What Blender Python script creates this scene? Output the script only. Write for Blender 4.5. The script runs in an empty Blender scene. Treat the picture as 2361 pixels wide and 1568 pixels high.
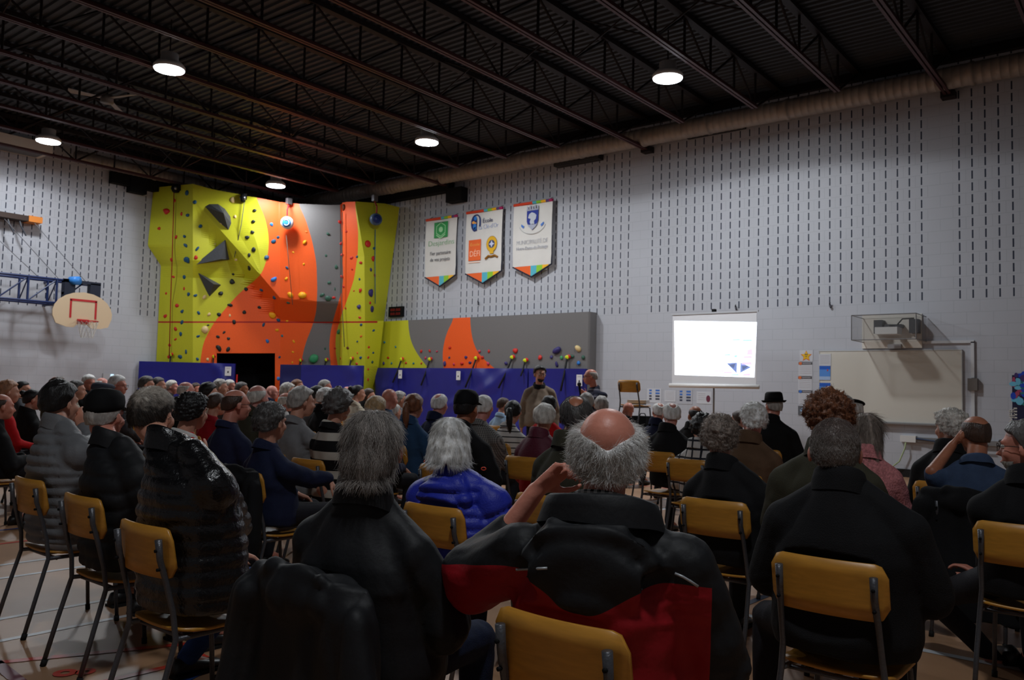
import bpy, bmesh, math, random
import numpy as np
from mathutils import Vector, Matrix

random.seed(7)
RNG = np.random.default_rng(11)
S = bpy.context.scene
COL = S.collection

# ---------------------------------------------------------------- camera, world, exposure
FPX = 1911.8
CAM = np.array([21.378, -15.649, 1.360])
_yaw, _pit, _rol = 2.24768, 0.059326, 0.024144
FW = np.array([math.cos(_yaw)*math.cos(_pit), math.sin(_yaw)*math.cos(_pit), math.sin(_pit)])
_r = np.array([math.sin(_yaw), -math.cos(_yaw), 0.0]); _u = np.cross(_r, FW)
RT = _r*math.cos(_rol)+_u*math.sin(_rol)
UP = _u*math.cos(_rol)-_r*math.sin(_rol)
cd = bpy.data.cameras.new('camera'); cam = bpy.data.objects.new('camera', cd); COL.objects.link(cam)
cam.matrix_world = Matrix(((RT[0], UP[0], -FW[0], CAM[0]), (RT[1], UP[1], -FW[1], CAM[1]), (RT[2], UP[2], -FW[2], CAM[2]), (0, 0, 0, 1)))
cd.sensor_width = 36.0; cd.lens = FPX/2361*36.0; cd.clip_start = 0.05; cd.clip_end = 100
cd.dof.use_dof = True; cd.dof.focus_distance = 2.6; cd.dof.aperture_fstop = 9.0
S.camera = cam
w = bpy.data.worlds.new('world'); S.world = w; w.use_nodes = True
w.node_tree.nodes['Background'].inputs[0].default_value = (0.5, 0.6, 0.8, 1)
w.node_tree.nodes['Background'].inputs[1].default_value = 0.0
S.view_settings.view_transform = 'Standard'; S.view_settings.look = 'None'
S.view_settings.exposure = 0.0; S.view_settings.gamma = 1.0; S.view_settings.use_curve_mapping = False

LAMP_W = 245.0      # narrow-edged part of each lamp
DISC_W = 110.0      # broad downward part
LAMP_Z = 6.50
REAR_LAMP = (20.9, -14.7)
LAMPS = [(8.47, -8.80), (14.96, -3.76), (9.15, -3.45), (2.30, -8.18), (3.15, -2.94)]
def add_spot(loc, power, size, blend=0.12, radius=0.24, color=(0.93, 0.97, 1.0), aim=None):
    l = bpy.data.lights.new('high_bay_lamp_light', 'SPOT'); l.energy = power; l.spot_size = math.radians(size)
    l.spot_blend = blend; l.shadow_soft_size = radius; l.color = color
    o = bpy.data.objects.new('high_bay_lamp_light', l); COL.objects.link(o); o.location = loc
    if aim is not None:
        o.rotation_euler = (Vector(aim)-Vector(loc)).to_track_quat('-Z', 'Y').to_euler()
    return o

def add_disc(loc, power, radius=0.25, color=(0.93, 0.97, 1.0)):
    l = bpy.data.lights.new('high_bay_lamp_disc', 'AREA'); l.shape = 'DISK'; l.size = radius*2; l.energy = power; l.color = color
    o = bpy.data.objects.new('high_bay_lamp_disc', l); COL.objects.link(o); o.location = loc
# ---------------------------------------------------------------- picture -> place helpers
def ray(u, v): return FW+(u-1180.5)/FPX*RT-(v-784)/FPX*UP
def hit(u, v, ax, val):
    d = ray(u, v); return CAM+(val-CAM[ax])/d[ax]*d
def hR(u, v, y=0.0): return hit(u, v, 1, y)
def hL(u, v, x=0.0): return hit(u, v, 0, x)
def hZ(u, v, z=0.0): return hit(u, v, 2, z)
def at(u, v, D): return CAM+D*ray(u, v)

# ---------------------------------------------------------------- materials
def lin(c):
    return tuple(((x/255)/12.92 if x/255 <= 0.04045 else ((x/255+0.055)/1.055)**2.4) for x in c)
MATS = {}
def mat(name, rgb, rough=0.6, metal=0.0, spec=0.4, var=0.0, scale=8.0, bump=0.0, bscale=40.0, emit=0.0, stretch=None, sheen=0.0, alpha=1.0):
    if name in MATS: return MATS[name]
    m = bpy.data.materials.new(name); m.use_nodes = True; nt = m.node_tree; b = nt.nodes['Principled BSDF']
    c = lin(rgb)
    b.inputs['Base Color'].default_value = (*c, 1); b.inputs['Roughness'].default_value = rough
    b.inputs['Metallic'].default_value = metal; b.inputs['Specular IOR Level'].default_value = spec
    if sheen: b.inputs['Sheen Weight'].default_value = sheen
    if alpha < 1: b.inputs['Alpha'].default_value = alpha
    tc = nt.nodes.new('ShaderNodeTexCoord'); src = tc.outputs['Object']
    if stretch:
        mp = nt.nodes.new('ShaderNodeMapping'); mp.inputs['Scale'].default_value = stretch
        nt.links.new(src, mp.inputs[0]); src = mp.outputs[0]
    if var:
        n = nt.nodes.new('ShaderNodeTexNoise'); n.inputs['Scale'].default_value = scale; n.inputs['Detail'].default_value = 4
        nt.links.new(src, n.inputs[0])
        r = nt.nodes.new('ShaderNodeValToRGB'); nt.links.new(n.outputs[0], r.inputs[0])
        r.color_ramp.elements[0].position = 0.3; r.color_ramp.elements[1].position = 0.7
        r.color_ramp.elements[0].color = (*[x*(1-var) for x in c], 1); r.color_ramp.elements[1].color = (*[min(1, x*(1+var)) for x in c], 1)
        nt.links.new(r.outputs[0], b.inputs['Base Color'])
    if bump:
        n = nt.nodes.new('ShaderNodeTexNoise'); n.inputs['Scale'].default_value = bscale; n.inputs['Detail'].default_value = 3
        nt.links.new(src, n.inputs[0])
        bp = nt.nodes.new('ShaderNodeBump'); bp.inputs['Strength'].default_value = bump; bp.inputs['Distance'].default_value = 0.01
        nt.links.new(n.outputs[0], bp.inputs['Height']); nt.links.new(bp.outputs[0], b.inputs['Normal'])
    if emit:
        b.inputs['Emission Color'].default_value = (*c, 1); b.inputs['Emission Strength'].default_value = emit
    MATS[name] = m; return m

class NB:   # tiny node-maths builder
    def __init__(s, m): s.nt = m.node_tree
    def m(s, op, a, b=None, c=None):
        n = s.nt.nodes.new('ShaderNodeMath'); n.operation = op
        for i, v in enumerate((a, b, c)):
            if v is None: continue
            if isinstance(v, (int, float)): n.inputs[i].default_value = v
            else: s.nt.links.new(v, n.inputs[i])
        return n.outputs[0]
    def band(s, x, lo, hi):
        return s.m('MULTIPLY', s.m('GREATER_THAN', x, lo), s.m('LESS_THAN', x, hi))

def block_wall(name, axis, panels, off, sign, zlow):
    """painted acoustic concrete block: faint joints, sawn vertical slots in some panels"""
    m = bpy.data.materials.new(name); m.use_nodes = True; nt = m.node_tree; b = nt.nodes['Principled BSDF']; N = NB(m)
    g = nt.nodes.new('ShaderNodeNewGeometry'); sp = nt.nodes.new('ShaderNodeSeparateXYZ'); nt.links.new(g.outputs['Position'], sp.inputs[0])
    x = sp.outputs[axis]; z = sp.outputs[2]
    P = .2032; W = .1972
    c = N.m('DIVIDE', N.m('SUBTRACT', x, off), W)
    r = N.m('DIVIDE', N.m('SUBTRACT', z, zlow), P)            # row index, 0 = lowest slotted course (centre)
    fx = N.m('ABSOLUTE', N.m('SUBTRACT', N.m('FRACT', N.m('ADD', c, .5)), .5))
    fz = N.m('ABSOLUTE', N.m('SUBTRACT', N.m('FRACT', N.m('ADD', r, .5)), .5))
    slot = N.m('MULTIPLY', N.m('LESS_THAN', fx, .062), N.m('LESS_THAN', fz, .35))
    pm = None
    for lo, hi in panels:
        q = N.band(c, lo-.5, hi+.5); pm = q if pm is None else N.m('ADD', pm, q)
    slot = N.m('MULTIPLY', N.m('MULTIPLY', slot, N.m('MINIMUM', pm, 1.0)), N.m('GREATER_THAN', r, -.5))
    # joints: bed joints between courses, head joints staggered
    bed = N.m('GREATER_THAN', fz, .478)
    row = N.m('FLOOR', N.m('ADD', r, .5)); par = N.m('FRACT', N.m('MULTIPLY', row, .5))
    hx = N.m('ABSOLUTE', N.m('SUBTRACT', N.m('FRACT', N.m('ADD', N.m('ADD', N.m('MULTIPLY', c, .5), par), .25)), .5))
    head = N.m('LESS_THAN', hx, .012)
    joint = N.m('MINIMUM', N.m('ADD', bed, head), 1.0)
    n = nt.nodes.new('ShaderNodeTexNoise'); n.inputs['Scale'].default_value = 1.3; n.inputs['Detail'].default_value = 5; nt.links.new(g.outputs['Position'], n.inputs[0])
    mx = nt.nodes.new('ShaderNodeMix'); mx.data_type = 'RGBA'
    A = lin((176, 178, 186)); B = lin((186, 188, 195))
    mx.inputs[6].default_value = (*A, 1); mx.inputs[7].default_value = (*B, 1); nt.links.new(n.outputs[0], mx.inputs[0])
    m2 = nt.nodes.new('ShaderNodeMix'); m2.data_type = 'RGBA'; nt.links.new(mx.outputs[2], m2.inputs[6]); m2.inputs[7].default_value = (*lin((150, 152, 160)), 1)
    nt.links.new(N.m('MULTIPLY', joint, .4), m2.inputs[0])
    m3 = nt.nodes.new('ShaderNodeMix'); m3.data_type = 'RGBA'; nt.links.new(m2.outputs[2], m3.inputs[6]); m3.inputs[7].default_value = (*lin((44, 50, 66)), 1)  # slots are flat; the dark inside the holes is put into the colour
    nt.links.new(slot, m3.inputs[0]); nt.links.new(m3.outputs[2], b.inputs['Base Color'])
    b.inputs['Roughness'].default_value = .55; b.inputs['Specular IOR Level'].default_value = .25
    n2 = nt.nodes.new('ShaderNodeTexNoise'); n2.inputs['Scale'].default_value = 60; nt.links.new(g.outputs['Position'], n2.inputs[0])
    bp = nt.nodes.new('ShaderNodeBump'); bp.inputs['Strength'].default_value = .25; bp.inputs['Distance'].default_value = .004
    nt.links.new(N.m('SUBTRACT', N.m('MULTIPLY', n2.outputs[0], .3), joint), bp.inputs['Height']); nt.links.new(bp.outputs[0], b.inputs['Normal'])
    return m

# ---------------------------------------------------------------- mesh helpers
class MB:
    def __init__(s): s.V = []; s.F = []; s.M = []; s.n = 0
    def add(s, V, F, mi=0):
        V = np.asarray(V, float); s.V.append(V)
        for f in F: s.F.append(tuple(int(i)+s.n for i in f)); s.M.append(mi)
        s.n += len(V); return s
    def box(s, c, d, rot=0.0, mi=0, R=None):
        hx, hy, hz = d[0]/2, d[1]/2, d[2]/2
        V = np.array([(x, y, z) for x in (-hx, hx) for y in (-hy, hy) for z in (-hz, hz)])
        if R is None: ca, sa = math.cos(rot), math.sin(rot); R = np.array([[ca, -sa, 0], [sa, ca, 0], [0, 0, 1]])
        V = V@np.asarray(R).T+np.array(c)
        return s.add(V, [(0, 1, 3, 2), (4, 6, 7, 5), (0, 4, 5, 1), (2, 3, 7, 6), (0, 2, 6, 4), (1, 5, 7, 3)], mi)
    def b2(s, lo, hi, mi=0):
        lo = np.array(lo); hi = np.array(hi); return s.box((lo+hi)/2, np.abs(hi-lo), mi=mi)
    def tube(s, pts, r, seg=8, mi=0, closed=False, flat=None):
        P = [np.array(p, float) for p in pts]; n = len(P); rr = r if hasattr(r, '__len__') else [r]*n
        V = []; up = np.array([0, 0, 1.0]); prev = None
        for i in range(n):
            a = P[(i-1) % n] if (closed or i > 0) else P[i]; b = P[(i+1) % n] if (closed or i < n-1) else P[i]
            t = b-a; t = t/(np.linalg.norm(t)+1e-12)
            if prev is None:
                q = up if abs(t[2]) < .9 else np.array([1.0, 0, 0]); x = np.cross(t, q)
            else: x = prev-t*np.dot(prev, t)
            x /= np.linalg.norm(x)+1e-12; y = np.cross(t, x); prev = x
            for k in range(seg):
                a_ = 2*math.pi*k/seg; V.append(P[i]+rr[i]*(math.cos(a_)*x+math.sin(a_)*y))
        F = []
        m = n if closed else n-1
        for i in range(m):
            for k in range(seg):
                a = i*seg+k; b = i*seg+(k+1) % seg; c = ((i+1) % n)*seg+(k+1) % seg; d = ((i+1) % n)*seg+k
                F.append((a, b, c, d))
        if not closed: F.append(tuple(range(seg))[::-1]); F.append(tuple((n-1)*seg+k for k in range(seg)))
        return s.add(V, F, mi)
    def cyl(s, a, b, r, seg=16, mi=0): return s.tube([a, b], r, seg, mi)
    def loft(s, rings, mi=0, cap=True):
        """rings: list of (n,3) arrays"""
        n = len(rings[0]); V = np.vstack(rings); F = []
        for i in range(len(rings)-1):
            for k in range(n): F.append((i*n+k, i*n+(k+1) % n, (i+1)*n+(k+1) % n, (i+1)*n+k))
        if cap: F.append(tuple(range(n))[::-1]); F.append(tuple((len(rings)-1)*n+k for k in range(n)))
        return s.add(V, F, mi)
    def ell(s, c, r, R=None, seg=16, rings=10, mi=0):
        V = []; F = []
        for i in range(rings+1):
            th = math.pi*i/rings
            for k in range(seg):
                ph = 2*math.pi*k/seg; V.append((math.sin(th)*math.cos(ph)*r[0], math.sin(th)*math.sin(ph)*r[1], math.cos(th)*r[2]))
        for i in range(rings):
            for k in range(seg): F.append((i*seg+k, (i+1)*seg+k, (i+1)*seg+(k+1) % seg, i*seg+(k+1) % seg))
        V = np.array(V)
        if R is not None: V = V@np.asarray(R).T
        return s.add(V+np.array(c), F, mi)
    def cap(s, a, b, ra, rb, seg=12, mi=0):
        a = np.array(a, float); b = np.array(b, float); t = b-a; L = np.linalg.norm(t)+1e-9; t /= L
        pts = []; rr = []
        for k in range(5):
            th = math.pi/2*(k/4); pts.append(a-t*ra*math.cos(th)); rr.append(max(1e-4, ra*math.sin(th)))
        for k in range(5):
            th = math.pi/2*(1-k/4); pts.append(b+t*rb*math.cos(th)); rr.append(max(1e-4, rb*math.sin(th)))
        return s.tube(pts, rr, seg, mi)
    def prism(s, poly, nrm, th, mi=0):
        """poly of 3D points extruded by th along nrm"""
        A = np.array(poly, float); B = A+np.array(nrm, float)*th; n = len(A)
        F = [tuple(range(n)), tuple(range(2*n-1, n-1, -1))]+[(i, n+i, n+(i+1) % n, (i+1) % n) for i in range(n)]
        return s.add(np.vstack([A, B]), F, mi)
    def mesh(s, name='mesh', smooth=False):
        me = bpy.data.meshes.new(name)
        V = np.vstack(s.V) if s.V else np.zeros((0, 3))
        me.from_pydata(V.tolist(), [], s.F)
        me.polygons.foreach_set('material_index', s.M); 
        if smooth: me.polygons.foreach_set('use_smooth', [True]*len(s.F))
        me.update(); return me
    def build(s, name, mats, parent=None, smooth=False, fix=True):
        me = s.mesh(name, smooth)
        if fix:
            bm = bmesh.new(); bm.from_mesh(me); bmesh.ops.recalc_face_normals(bm, faces=bm.faces); bm.to_mesh(me); bm.free()
        return link(name, me, mats, parent)

def link(name, me, mats, parent=None, loc=None):
    if not isinstance(mats, (list, tuple)): mats = [mats]
    if len(me.materials) == 0:
        for m in mats: me.materials.append(m)
    o = bpy.data.objects.new(name, me); COL.objects.link(o)
    if parent is not None: o.parent = parent
    if loc is not None: o.location = loc
    return o

def empty(name, loc=(0, 0, 0), rz=0.0):
    o = bpy.data.objects.new(name, None); COL.objects.link(o); o.location = loc; o.rotation_euler = (0, 0, rz); o.empty_display_size = .1; return o
def tag(o, label, cat, group=None, kind=None):
    o['label'] = label; o['category'] = cat
    if group: o['group'] = group
    if kind: o['kind'] = kind
    return o
def struct(o): o['kind'] = 'structure'; return o
def copy_tree(o, parent=None):
    c = o.copy(); COL.objects.link(c); c.parent = parent
    for ch in list(o.children): copy_tree(ch, c)
    return c
def shift(root, V):
    pass

def text_mb(mb, txt, size, origin, xd, zd, nd, mi=0, depth=.002, align='LEFT', width=None, offset=0.0):
    """flat lettering as mesh laid on a surface; origin = baseline start"""
    cu = bpy.data.curves.new('t', 'FONT'); cu.body = txt; cu.size = size; cu.extrude = depth; cu.align_x = align; cu.resolution_u = 3; cu.offset = offset
    o = bpy.data.objects.new('t', cu); COL.objects.link(o)
    bpy.context.view_layer.update()
    dg = bpy.context.evaluated_depsgraph_get(); me = bpy.data.meshes.new_from_object(o.evaluated_get(dg))
    V = np.array([v.co[:] for v in me.vertices]).reshape(-1, 3); F = [tuple(p.vertices) for p in me.polygons]
    bpy.data.objects.remove(o); bpy.data.curves.remove(cu); bpy.data.meshes.remove(me)
    if len(V) == 0: return
    if width: V[:, 0] *= width/max(1e-6, (V[:, 0].max()-V[:, 0].min()))
    V = np.array(origin)+V[:, :1]*np.array(xd)+V[:, 1:2]*np.array(zd)+V[:, 2:3]*np.array(nd)
    mb.add(V, F, mi)

def fbm(P, f, seed=0, n=6):
    rg = np.random.default_rng(seed); out = np.zeros(len(P))
    for i in range(n):
        k = rg.normal(size=3); k = k/np.linalg.norm(k)*f*(0.7+.9*rg.random()); out += np.sin(P@k+rg.random()*6.28)
    return out/math.sqrt(n)

# ---------------------------------------------------------------- common materials
M_WALLR = block_wall('painted_slotted_block', 0, [(-90, -51), (-48, -23), (-20, 7), (10, 40)], 16.5556, 1, 3.1497)
M_WALLL = block_wall('painted_slotted_block_side', 1, [(-60, 0), (3, 30)], -5.3654, 1, 3.1497)
M_STEEL = mat('oxide_red_steel', (66, 30, 29), .5, 0, .4, .15, 3)
M_STEELD = mat('dark_primer_steel', (30, 22, 22), .6, 0, .3)
M_DECK = mat('grey_steel_deck', (56, 60, 66), .6, .0, .3, .1, 2)
M_BLACK = mat('matt_black', (14, 14, 16), .8, 0, .2)
M_WHITE = mat('white_paint', (215, 214, 212), .5)
M_DUCT = mat('galvanised_duct', (150, 138, 128), .5, .2, .5, .12, 4, .3, 30)
M_PLY = mat('varnished_plywood', (196, 138, 52), .38, 0, .5, .13, 5, stretch=(2, 12, 12))
M_TUBE = mat('hammered_grey_steel', (84, 85, 90), .4, .45, .5, .12, 120, .15, 160)
M_RUB = mat('black_rubber', (20, 20, 20), .8)
# ================================================================ SETTING
m_floor = mat('beige_sport_floor', (170, 130, 98), .42, 0, .45, .09, 2.5, .04, 30)
m_lw = mat('white_court_paint', (196, 200, 205), .4); m_lr = mat('red_court_paint', (196, 60, 44), .4)
m_lb = mat('blue_court_paint', (40, 84, 160), .4); m_lp = mat('plum_court_paint', (110, 40, 60), .4); m_lk = mat('dark_court_paint', (50, 60, 80), .4)
fb = MB(); fb.add([(0, -20, 0), (26, -20, 0), (26, 0, 0), (0, 0, 0)], [(0, 1, 2, 3)], 0)
def fline(a, b, wd, mi, z=.002):
    a = np.array(a, float); b = np.array(b, float); t = (b-a)/np.linalg.norm(b-a); n = np.array([-t[1], t[0]])*wd/2
    fb.add([(*(a+n), z), (*(a-n), z), (*(b-n), z), (*(b+n), z)], [(0, 1, 2, 3)], mi)
for x in (14.7, 15.14, 16.18, 16.61): fline((x-.02, -19), (x+.06, -4), .045, 1)
fline((16.75, -14.45), (17.55, -12.85), .05, 2, .003); fline((17.42, -13.3), (17.95, -13.36), .05, 2, .004)
fline((17.85, -13.6), (17.55, -12.9), .05, 3, .003); fline((17.56, -14.1), (17.61, -13.4), .045, 2, .003)
fline((16.7, -14.0), (17.5, -14.06), .06, 4, .003); fline((13.9, -16), (13.86, -12.4), .045, 2); fline((13.2, -16), (13.2, -12), .045, 3)
for y, mi, wd in ((-2.62, 5, .05), (-4.3, 3, .05), (-4.92, 2, .04), (-6.78, 5, .05), (-1.6, 5, .05), (-10.65, 1, .06)): fline((8, y), (25, y), wd, mi)
fline((18.35, -4.05), (18.75, -3.5), .22, 2, .003); fline((19.3, -11.9), (19.9, -11.78), .05, 1, .003); fline((19.1, -12), (19.25, -8), .05, 5, .003)
for cx, cy, ro, ri in ((17.345, -13.865, .052, .02), (17.395, -13.795, .044, .017)):
    V = []; n = 20
    for k in range(n): a = 2*math.pi*k/n; V += [(cx+ro*math.cos(a), cy+ro*math.sin(a), .004), (cx+ri*math.cos(a), cy+ri*math.sin(a), .004)]
    fb.add(V, [(2*k, 2*k+1, (2*k+3) % (2*n), (2*k+2) % (2*n)) for k in range(n)], 2)
struct(fb.build('floor', [m_floor, m_lw, m_lr, m_lb, m_lp, m_lk], fix=False))
struct(MB().b2((0, 0, 0), (26, .3, 7.45)).build('wall_right', M_WALLR))
struct(MB().b2((-.3, -20, 0), (0, .3, 7.45)).build('wall_left', M_WALLL))
m_bwall = mat('painted_block', (150, 151, 155), .6)
struct(MB().b2((-.3, -20.3, 0), (26.3, -20, 7.45)).build('wall_back', m_bwall))
struct(MB().b2((26, -20, 0), (26.3, .3, 7.45)).build('wall_near', m_bwall))
struct(MB().b2((11.2, -.02, 0), (26, 0, .14)).build('baseboard_right', mat('black_vinyl_base', (22, 22, 25), .5)))
struct(MB().b2((0, -20, 0), (.02, -4.75, .14)).build('baseboard_left', mat('black_vinyl_base', (22, 22, 25), .5)))
# corrugated deck
cb = MB(); V = []; F = []
ys = np.arange(-20, 0.001, .1525); prof = []
for y in ys:
    prof += [(y, 7.34), (y+.06, 7.34), (y+.08, 7.375), (y+.135, 7.375)]
prof = [p for p in prof if p[0] <= 0]
for y, z in prof: V += [(0, y, z), (26, y, z)]
for i in range(len(prof)-1): F.append((2*i, 2*i+1, 2*i+3, 2*i+2))
cb.add(V, F); cb.b2((-.3, -20.3, 7.4), (26.3, .3, 7.5))
struct(cb.build('ceiling', M_DECK, fix=False))
# steel ledger along the walls under the deck
struct(MB().b2((0, -.12, 7.18), (26, 0, 7.34)).build('trim_1', M_STEELD))
struct(MB().b2((0, -20, 7.18), (.12, -.12, 7.34)).build('trim_2', M_STEELD))

# ---------------------------------------------------------------- open web joists
ZB, ZT = 6.60, 7.26
def joist(X, long, wide):
    r = empty('roof_joist', (X, 0, ZB))
    ye = -.14 if long else -1.36
    MB().b2((-.055, -19.9, -.02), (-.012, ye, .03)).b2((.012, -19.9, -.02), (.055, ye, .03)).b2((-.055, -19.9, .025), (.055, ye, .035)).build('bottom_chord', M_STEEL, r)
    MB().b2((-.065, -19.9, ZT-ZB-.03), (.065, -.13, ZT-ZB+.055)).build('top_chord', M_STEELD, r)
    wb = MB(); y = -1.36; k = 0
    while y > -19.4:
        wb.tube([(0, y, 0), (0, y, ZT-ZB)], .022, 5)
        if k % 2 == 0:
            wb.tube([(0, y, 0), (0, y-.93, ZT-ZB)], .02, 5); wb.tube([(0, y, 0), (0, y+.93 if k else -.2, ZT-ZB)], .024, 5)
        y -= .93; k += 1
    wb.build('web', M_STEELD, r)
    if long: MB().b2((-.11, -.2, -.06), (.11, 0.0, .05)).build('bearing_plate', M_STEELD, r)
    return r
ORD = 'first second third fourth fifth sixth seventh eighth ninth tenth eleventh twelfth thirteenth fourteenth fifteenth sixteenth'.split()
for k in range(-4, 12):
    X = 6.64+1.469*k; lg = (k % 4 == 0)
    r = joist(X, lg, 0)
    lab = 'dark red open web roof joist%s, %s from the climbing wall corner' % (' reaching the wall' if lg else '', ORD[k+4])
    tag(r, lab, 'roof joist', 'roof joists reaching the wall' if lg else 'roof joists stopping short of the wall')
for k in range(-4, 11):
    X = 6.64+1.469*k
    for y in (-5.1, -11.2):
        b = MB(); b.tube([(X+.07, y, ZB+.03), (X+1.40, y, ZT)], .014, 5); b.tube([(X+.07, y+.05, ZT), (X+1.40, y+.05, ZB+.03)], .014, 5)
        tag(b.build('cross_brace', M_STEELD), 'thin crossed braces in the %s joist bay from the climbing wall, %s row' % (ORD[k+4], 'wall side' if y > -8 else 'middle'), 'brace', 'cross braces between roof joists')

# ---------------------------------------------------------------- lamps
m_lens = mat('lit_lamp_lens', (240, 246, 255), .4, emit=40)
def lamp(x, y, label, f=1.0):
    f = {8.47: .95, 14.96: 1.35, 9.15: .96, 2.30: .68, 3.15: .47}.get(x, f)
    r = empty('high_bay_lamp', (x, y, LAMP_Z))
    n = 32; ring = lambda R, z: np.array([(R*math.cos(2*math.pi*i/n), R*math.sin(2*math.pi*i/n), z) for i in range(n)])
    MB().loft([ring(.235, -.0), ring(.25, .0), ring(.25, .05), ring(.2, .11), ring(.14, .13), ring(.14, .26), ring(.05, .28)]).build('housing', M_WHITE, r, True)
    MB().loft([ring(.232, -.014), ring(.232, -.002)]).build('lens', m_lens, r)
    h = MB(); h.cyl((0, 0, .28), (0, 0, .84), .012, 6); h.build('hanger', M_STEELD, r)
    tag(r, label, 'lamp', None)
    add_spot((x, y, LAMP_Z-.03), LAMP_W*f, 165, .10, .22); add_disc((x, y, LAMP_Z-.02), DISC_W*f)
for (x, y), lb in zip(LAMPS, ['large bright round high bay lamp hanging upper left above the audience', 'bright round high bay lamp hanging at right in front of the slotted wall',
        'bright round high bay lamp hanging in the middle of the picture', 'small bright high bay lamp hanging far left beside the pale vent box',
        'small bright lamp hanging right above the climbing wall']): lamp(x, y, lb)

lamp(*REAR_LAMP, 'dimmer round high bay lamp above the back rows, out of view', .62)

# ---------------------------------------------------------------- ducts, vents, fan
def duct(path_ax, fixed, z, a, b, r, name, label):
    mb = MB(); n = 24; t = a; rings = []
    R = lambda t, rr: np.array([((t, fixed, z) if path_ax == 0 else (fixed, t, z))+np.array(((0, rr*math.cos(2*math.pi*i/n), rr*math.sin(2*math.pi*i/n)) if path_ax == 0 else (rr*math.cos(2*math.pi*i/n), 0, rr*math.sin(2*math.pi*i/n)))) for i in range(n)])
    while t < b:
        rings += [R(t, r), R(t+.105, r), R(t+.112, r+.007), R(t+.122, r+.007)]; t += .13
        if int(t/.13) % 12 == 0: rings += [R(t, r+.016), R(t+.05, r+.016)]; t += .055
    mb.loft(rings); o = mb.build(name, M_DUCT, None, True); tag(o, label, 'duct')
    t = a+.5
    while t < b:
        c = np.array((t, fixed, z) if path_ax == 0 else (fixed, t, z)); MB().cyl(c+[0, 0, r], (c[0], c[1], 7.36), .008, 6).build('hanger_rod', M_STEELD, o); t += 2.9
    return o
duct(0, -.42, 6.78, .9, 25.9, .185, 'spiral_duct', 'long round spiral metal air duct along the top of the slotted wall')
duct(1, .42, 6.80, -6.8, -.9, .15, 'spiral_duct', 'short round metal air duct above the left wall near the climbing wall')
m_vent = mat('dark_grille', (40, 40, 42), .6)
for (u0, v0, u1, v1, lb) in ((1967, 235, 2146, 206, 'dark grille box under the duct at far right'), (1583, 318, 1716, 292, 'dark grille box under the duct above the screen'),
                             (1282, 388, 1386, 362, 'dark grille box under the duct right of the tallest banner')):
    A = hR(u0, v0, -.1); B = hR(u1, v1, -.1); z1 = (A[2]+B[2])/2
    e = empty('duct_grille', ((A[0]+B[0])/2, -.1, z1-.02)); w_ = B[0]-A[0]
    MB().b2((-w_/2, -.10, 0), (w_/2, .10, .16)).build('grille_box', m_vent, e)
    g = MB()
    for k in range(6): g.b2((-w_/2+.02, -.11, .02+k*.023), (w_/2-.02, -.10, .028+k*.023))
    g.build('louvre', mat('grey_louvre', (90, 90, 92), .5), e); tag(e, lb, 'vent')
# pale HVAC box above the left wall
A = hL(0, 330, .9); e = empty('vent_box', (.45, -8.6, 6.63))
MB().b2((-.4, -1.2, 0), (.4, 1.1, .22)).build('body', mat('beige_sheet_metal', (205, 195, 182), .5), e)
MB().b2((-.3, -1.1, -.012), (.3, 1.0, 0)).build('grille', mat('grey_louvre', (90, 90, 92), .5), e)
MB().cyl((0, -.9, .22), (0, -.9, .72), .015, 6).cyl((0, .8, .22), (0, .8, .72), .015, 6).build('hanger_rods', M_STEELD, e)
tag(e, 'pale rectangular vent box hanging by the left wall under the joists', 'vent box')
# ceiling fan
P = hZ(247, 228, 6.86); e = empty('ceiling_fan', tuple(P))
MB().cyl((0, 0, -.08), (0, 0, .06), .12, 20).build('motor', mat('fan_grey', (120, 115, 112), .5), e, True)
MB().cyl((0, 0, .06), (0, 0, 7.34-P[2]), .015, 8).build('down_rod', M_STEELD, e)
for k in range(3):
    a = k*2.094+.3; b = MB(); ca, sa = math.cos(a), math.sin(a); R = np.array([[ca, -sa, 0], [sa, ca, 0], [0, 0, 1]])
    V = np.array([(.1, -.05, 0), (.68, -.08, -.02), (.7, .07, .02), (.1, .05, .01)]); V = np.vstack([V, V+[0, 0, .012]])@R.T
    b.add(V, [(0, 1, 2, 3), (7, 6, 5, 4), (0, 4, 5, 1), (1, 5, 6, 2), (2, 6, 7, 3), (3, 7, 4, 0)]).build('blade', mat('fan_blade', (150, 145, 142), .5), e)
tag(e, 'three-bladed pale ceiling fan hanging among the joists, upper left', 'fan')
# black ledgers each side of the climbing wall
A = hR(850, 474, -.1); B = hR(1042, 447, -.1)
e = empty('black_beam', (A[0], -.1, A[2]-.02)); Lr = B[0]-A[0]
MB().b2((-.3, -.14, 0), (Lr, .09, .34)).build('beam', M_BLACK, e)
C_ = hR(1037, 468, -.1); D_ = hR(1073, 443, -.1)
MB().b2((C_[0]-A[0], -.16, C_[2]-A[2]), (D_[0]-A[0], .09, C_[2]-A[2]+.36)).build('end_box', M_BLACK, e)
tag(e, 'black beam with a boxed end on the slotted wall above the banners', 'beam')
A = hL(255, 408, .1); B = hL(362, 436, .1)
e = empty('black_beam', (.1, A[1], A[2]-.05)); Lr = B[1]-A[1]
MB().b2((-.09, 0, -.1), (.12, Lr+.6, .2)).build('beam', M_BLACK, e)
C_ = hL(295, 438, .1); D_ = hL(333, 446, .1)
MB().b2((-.09, C_[1]-A[1], C_[2]-A[2]), (.14, D_[1]-A[1], C_[2]-A[2]+.42)).build('end_box', M_BLACK, e)
tag(e, 'black beam with a hanging black box at the top of the left wall', 'beam')

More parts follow.
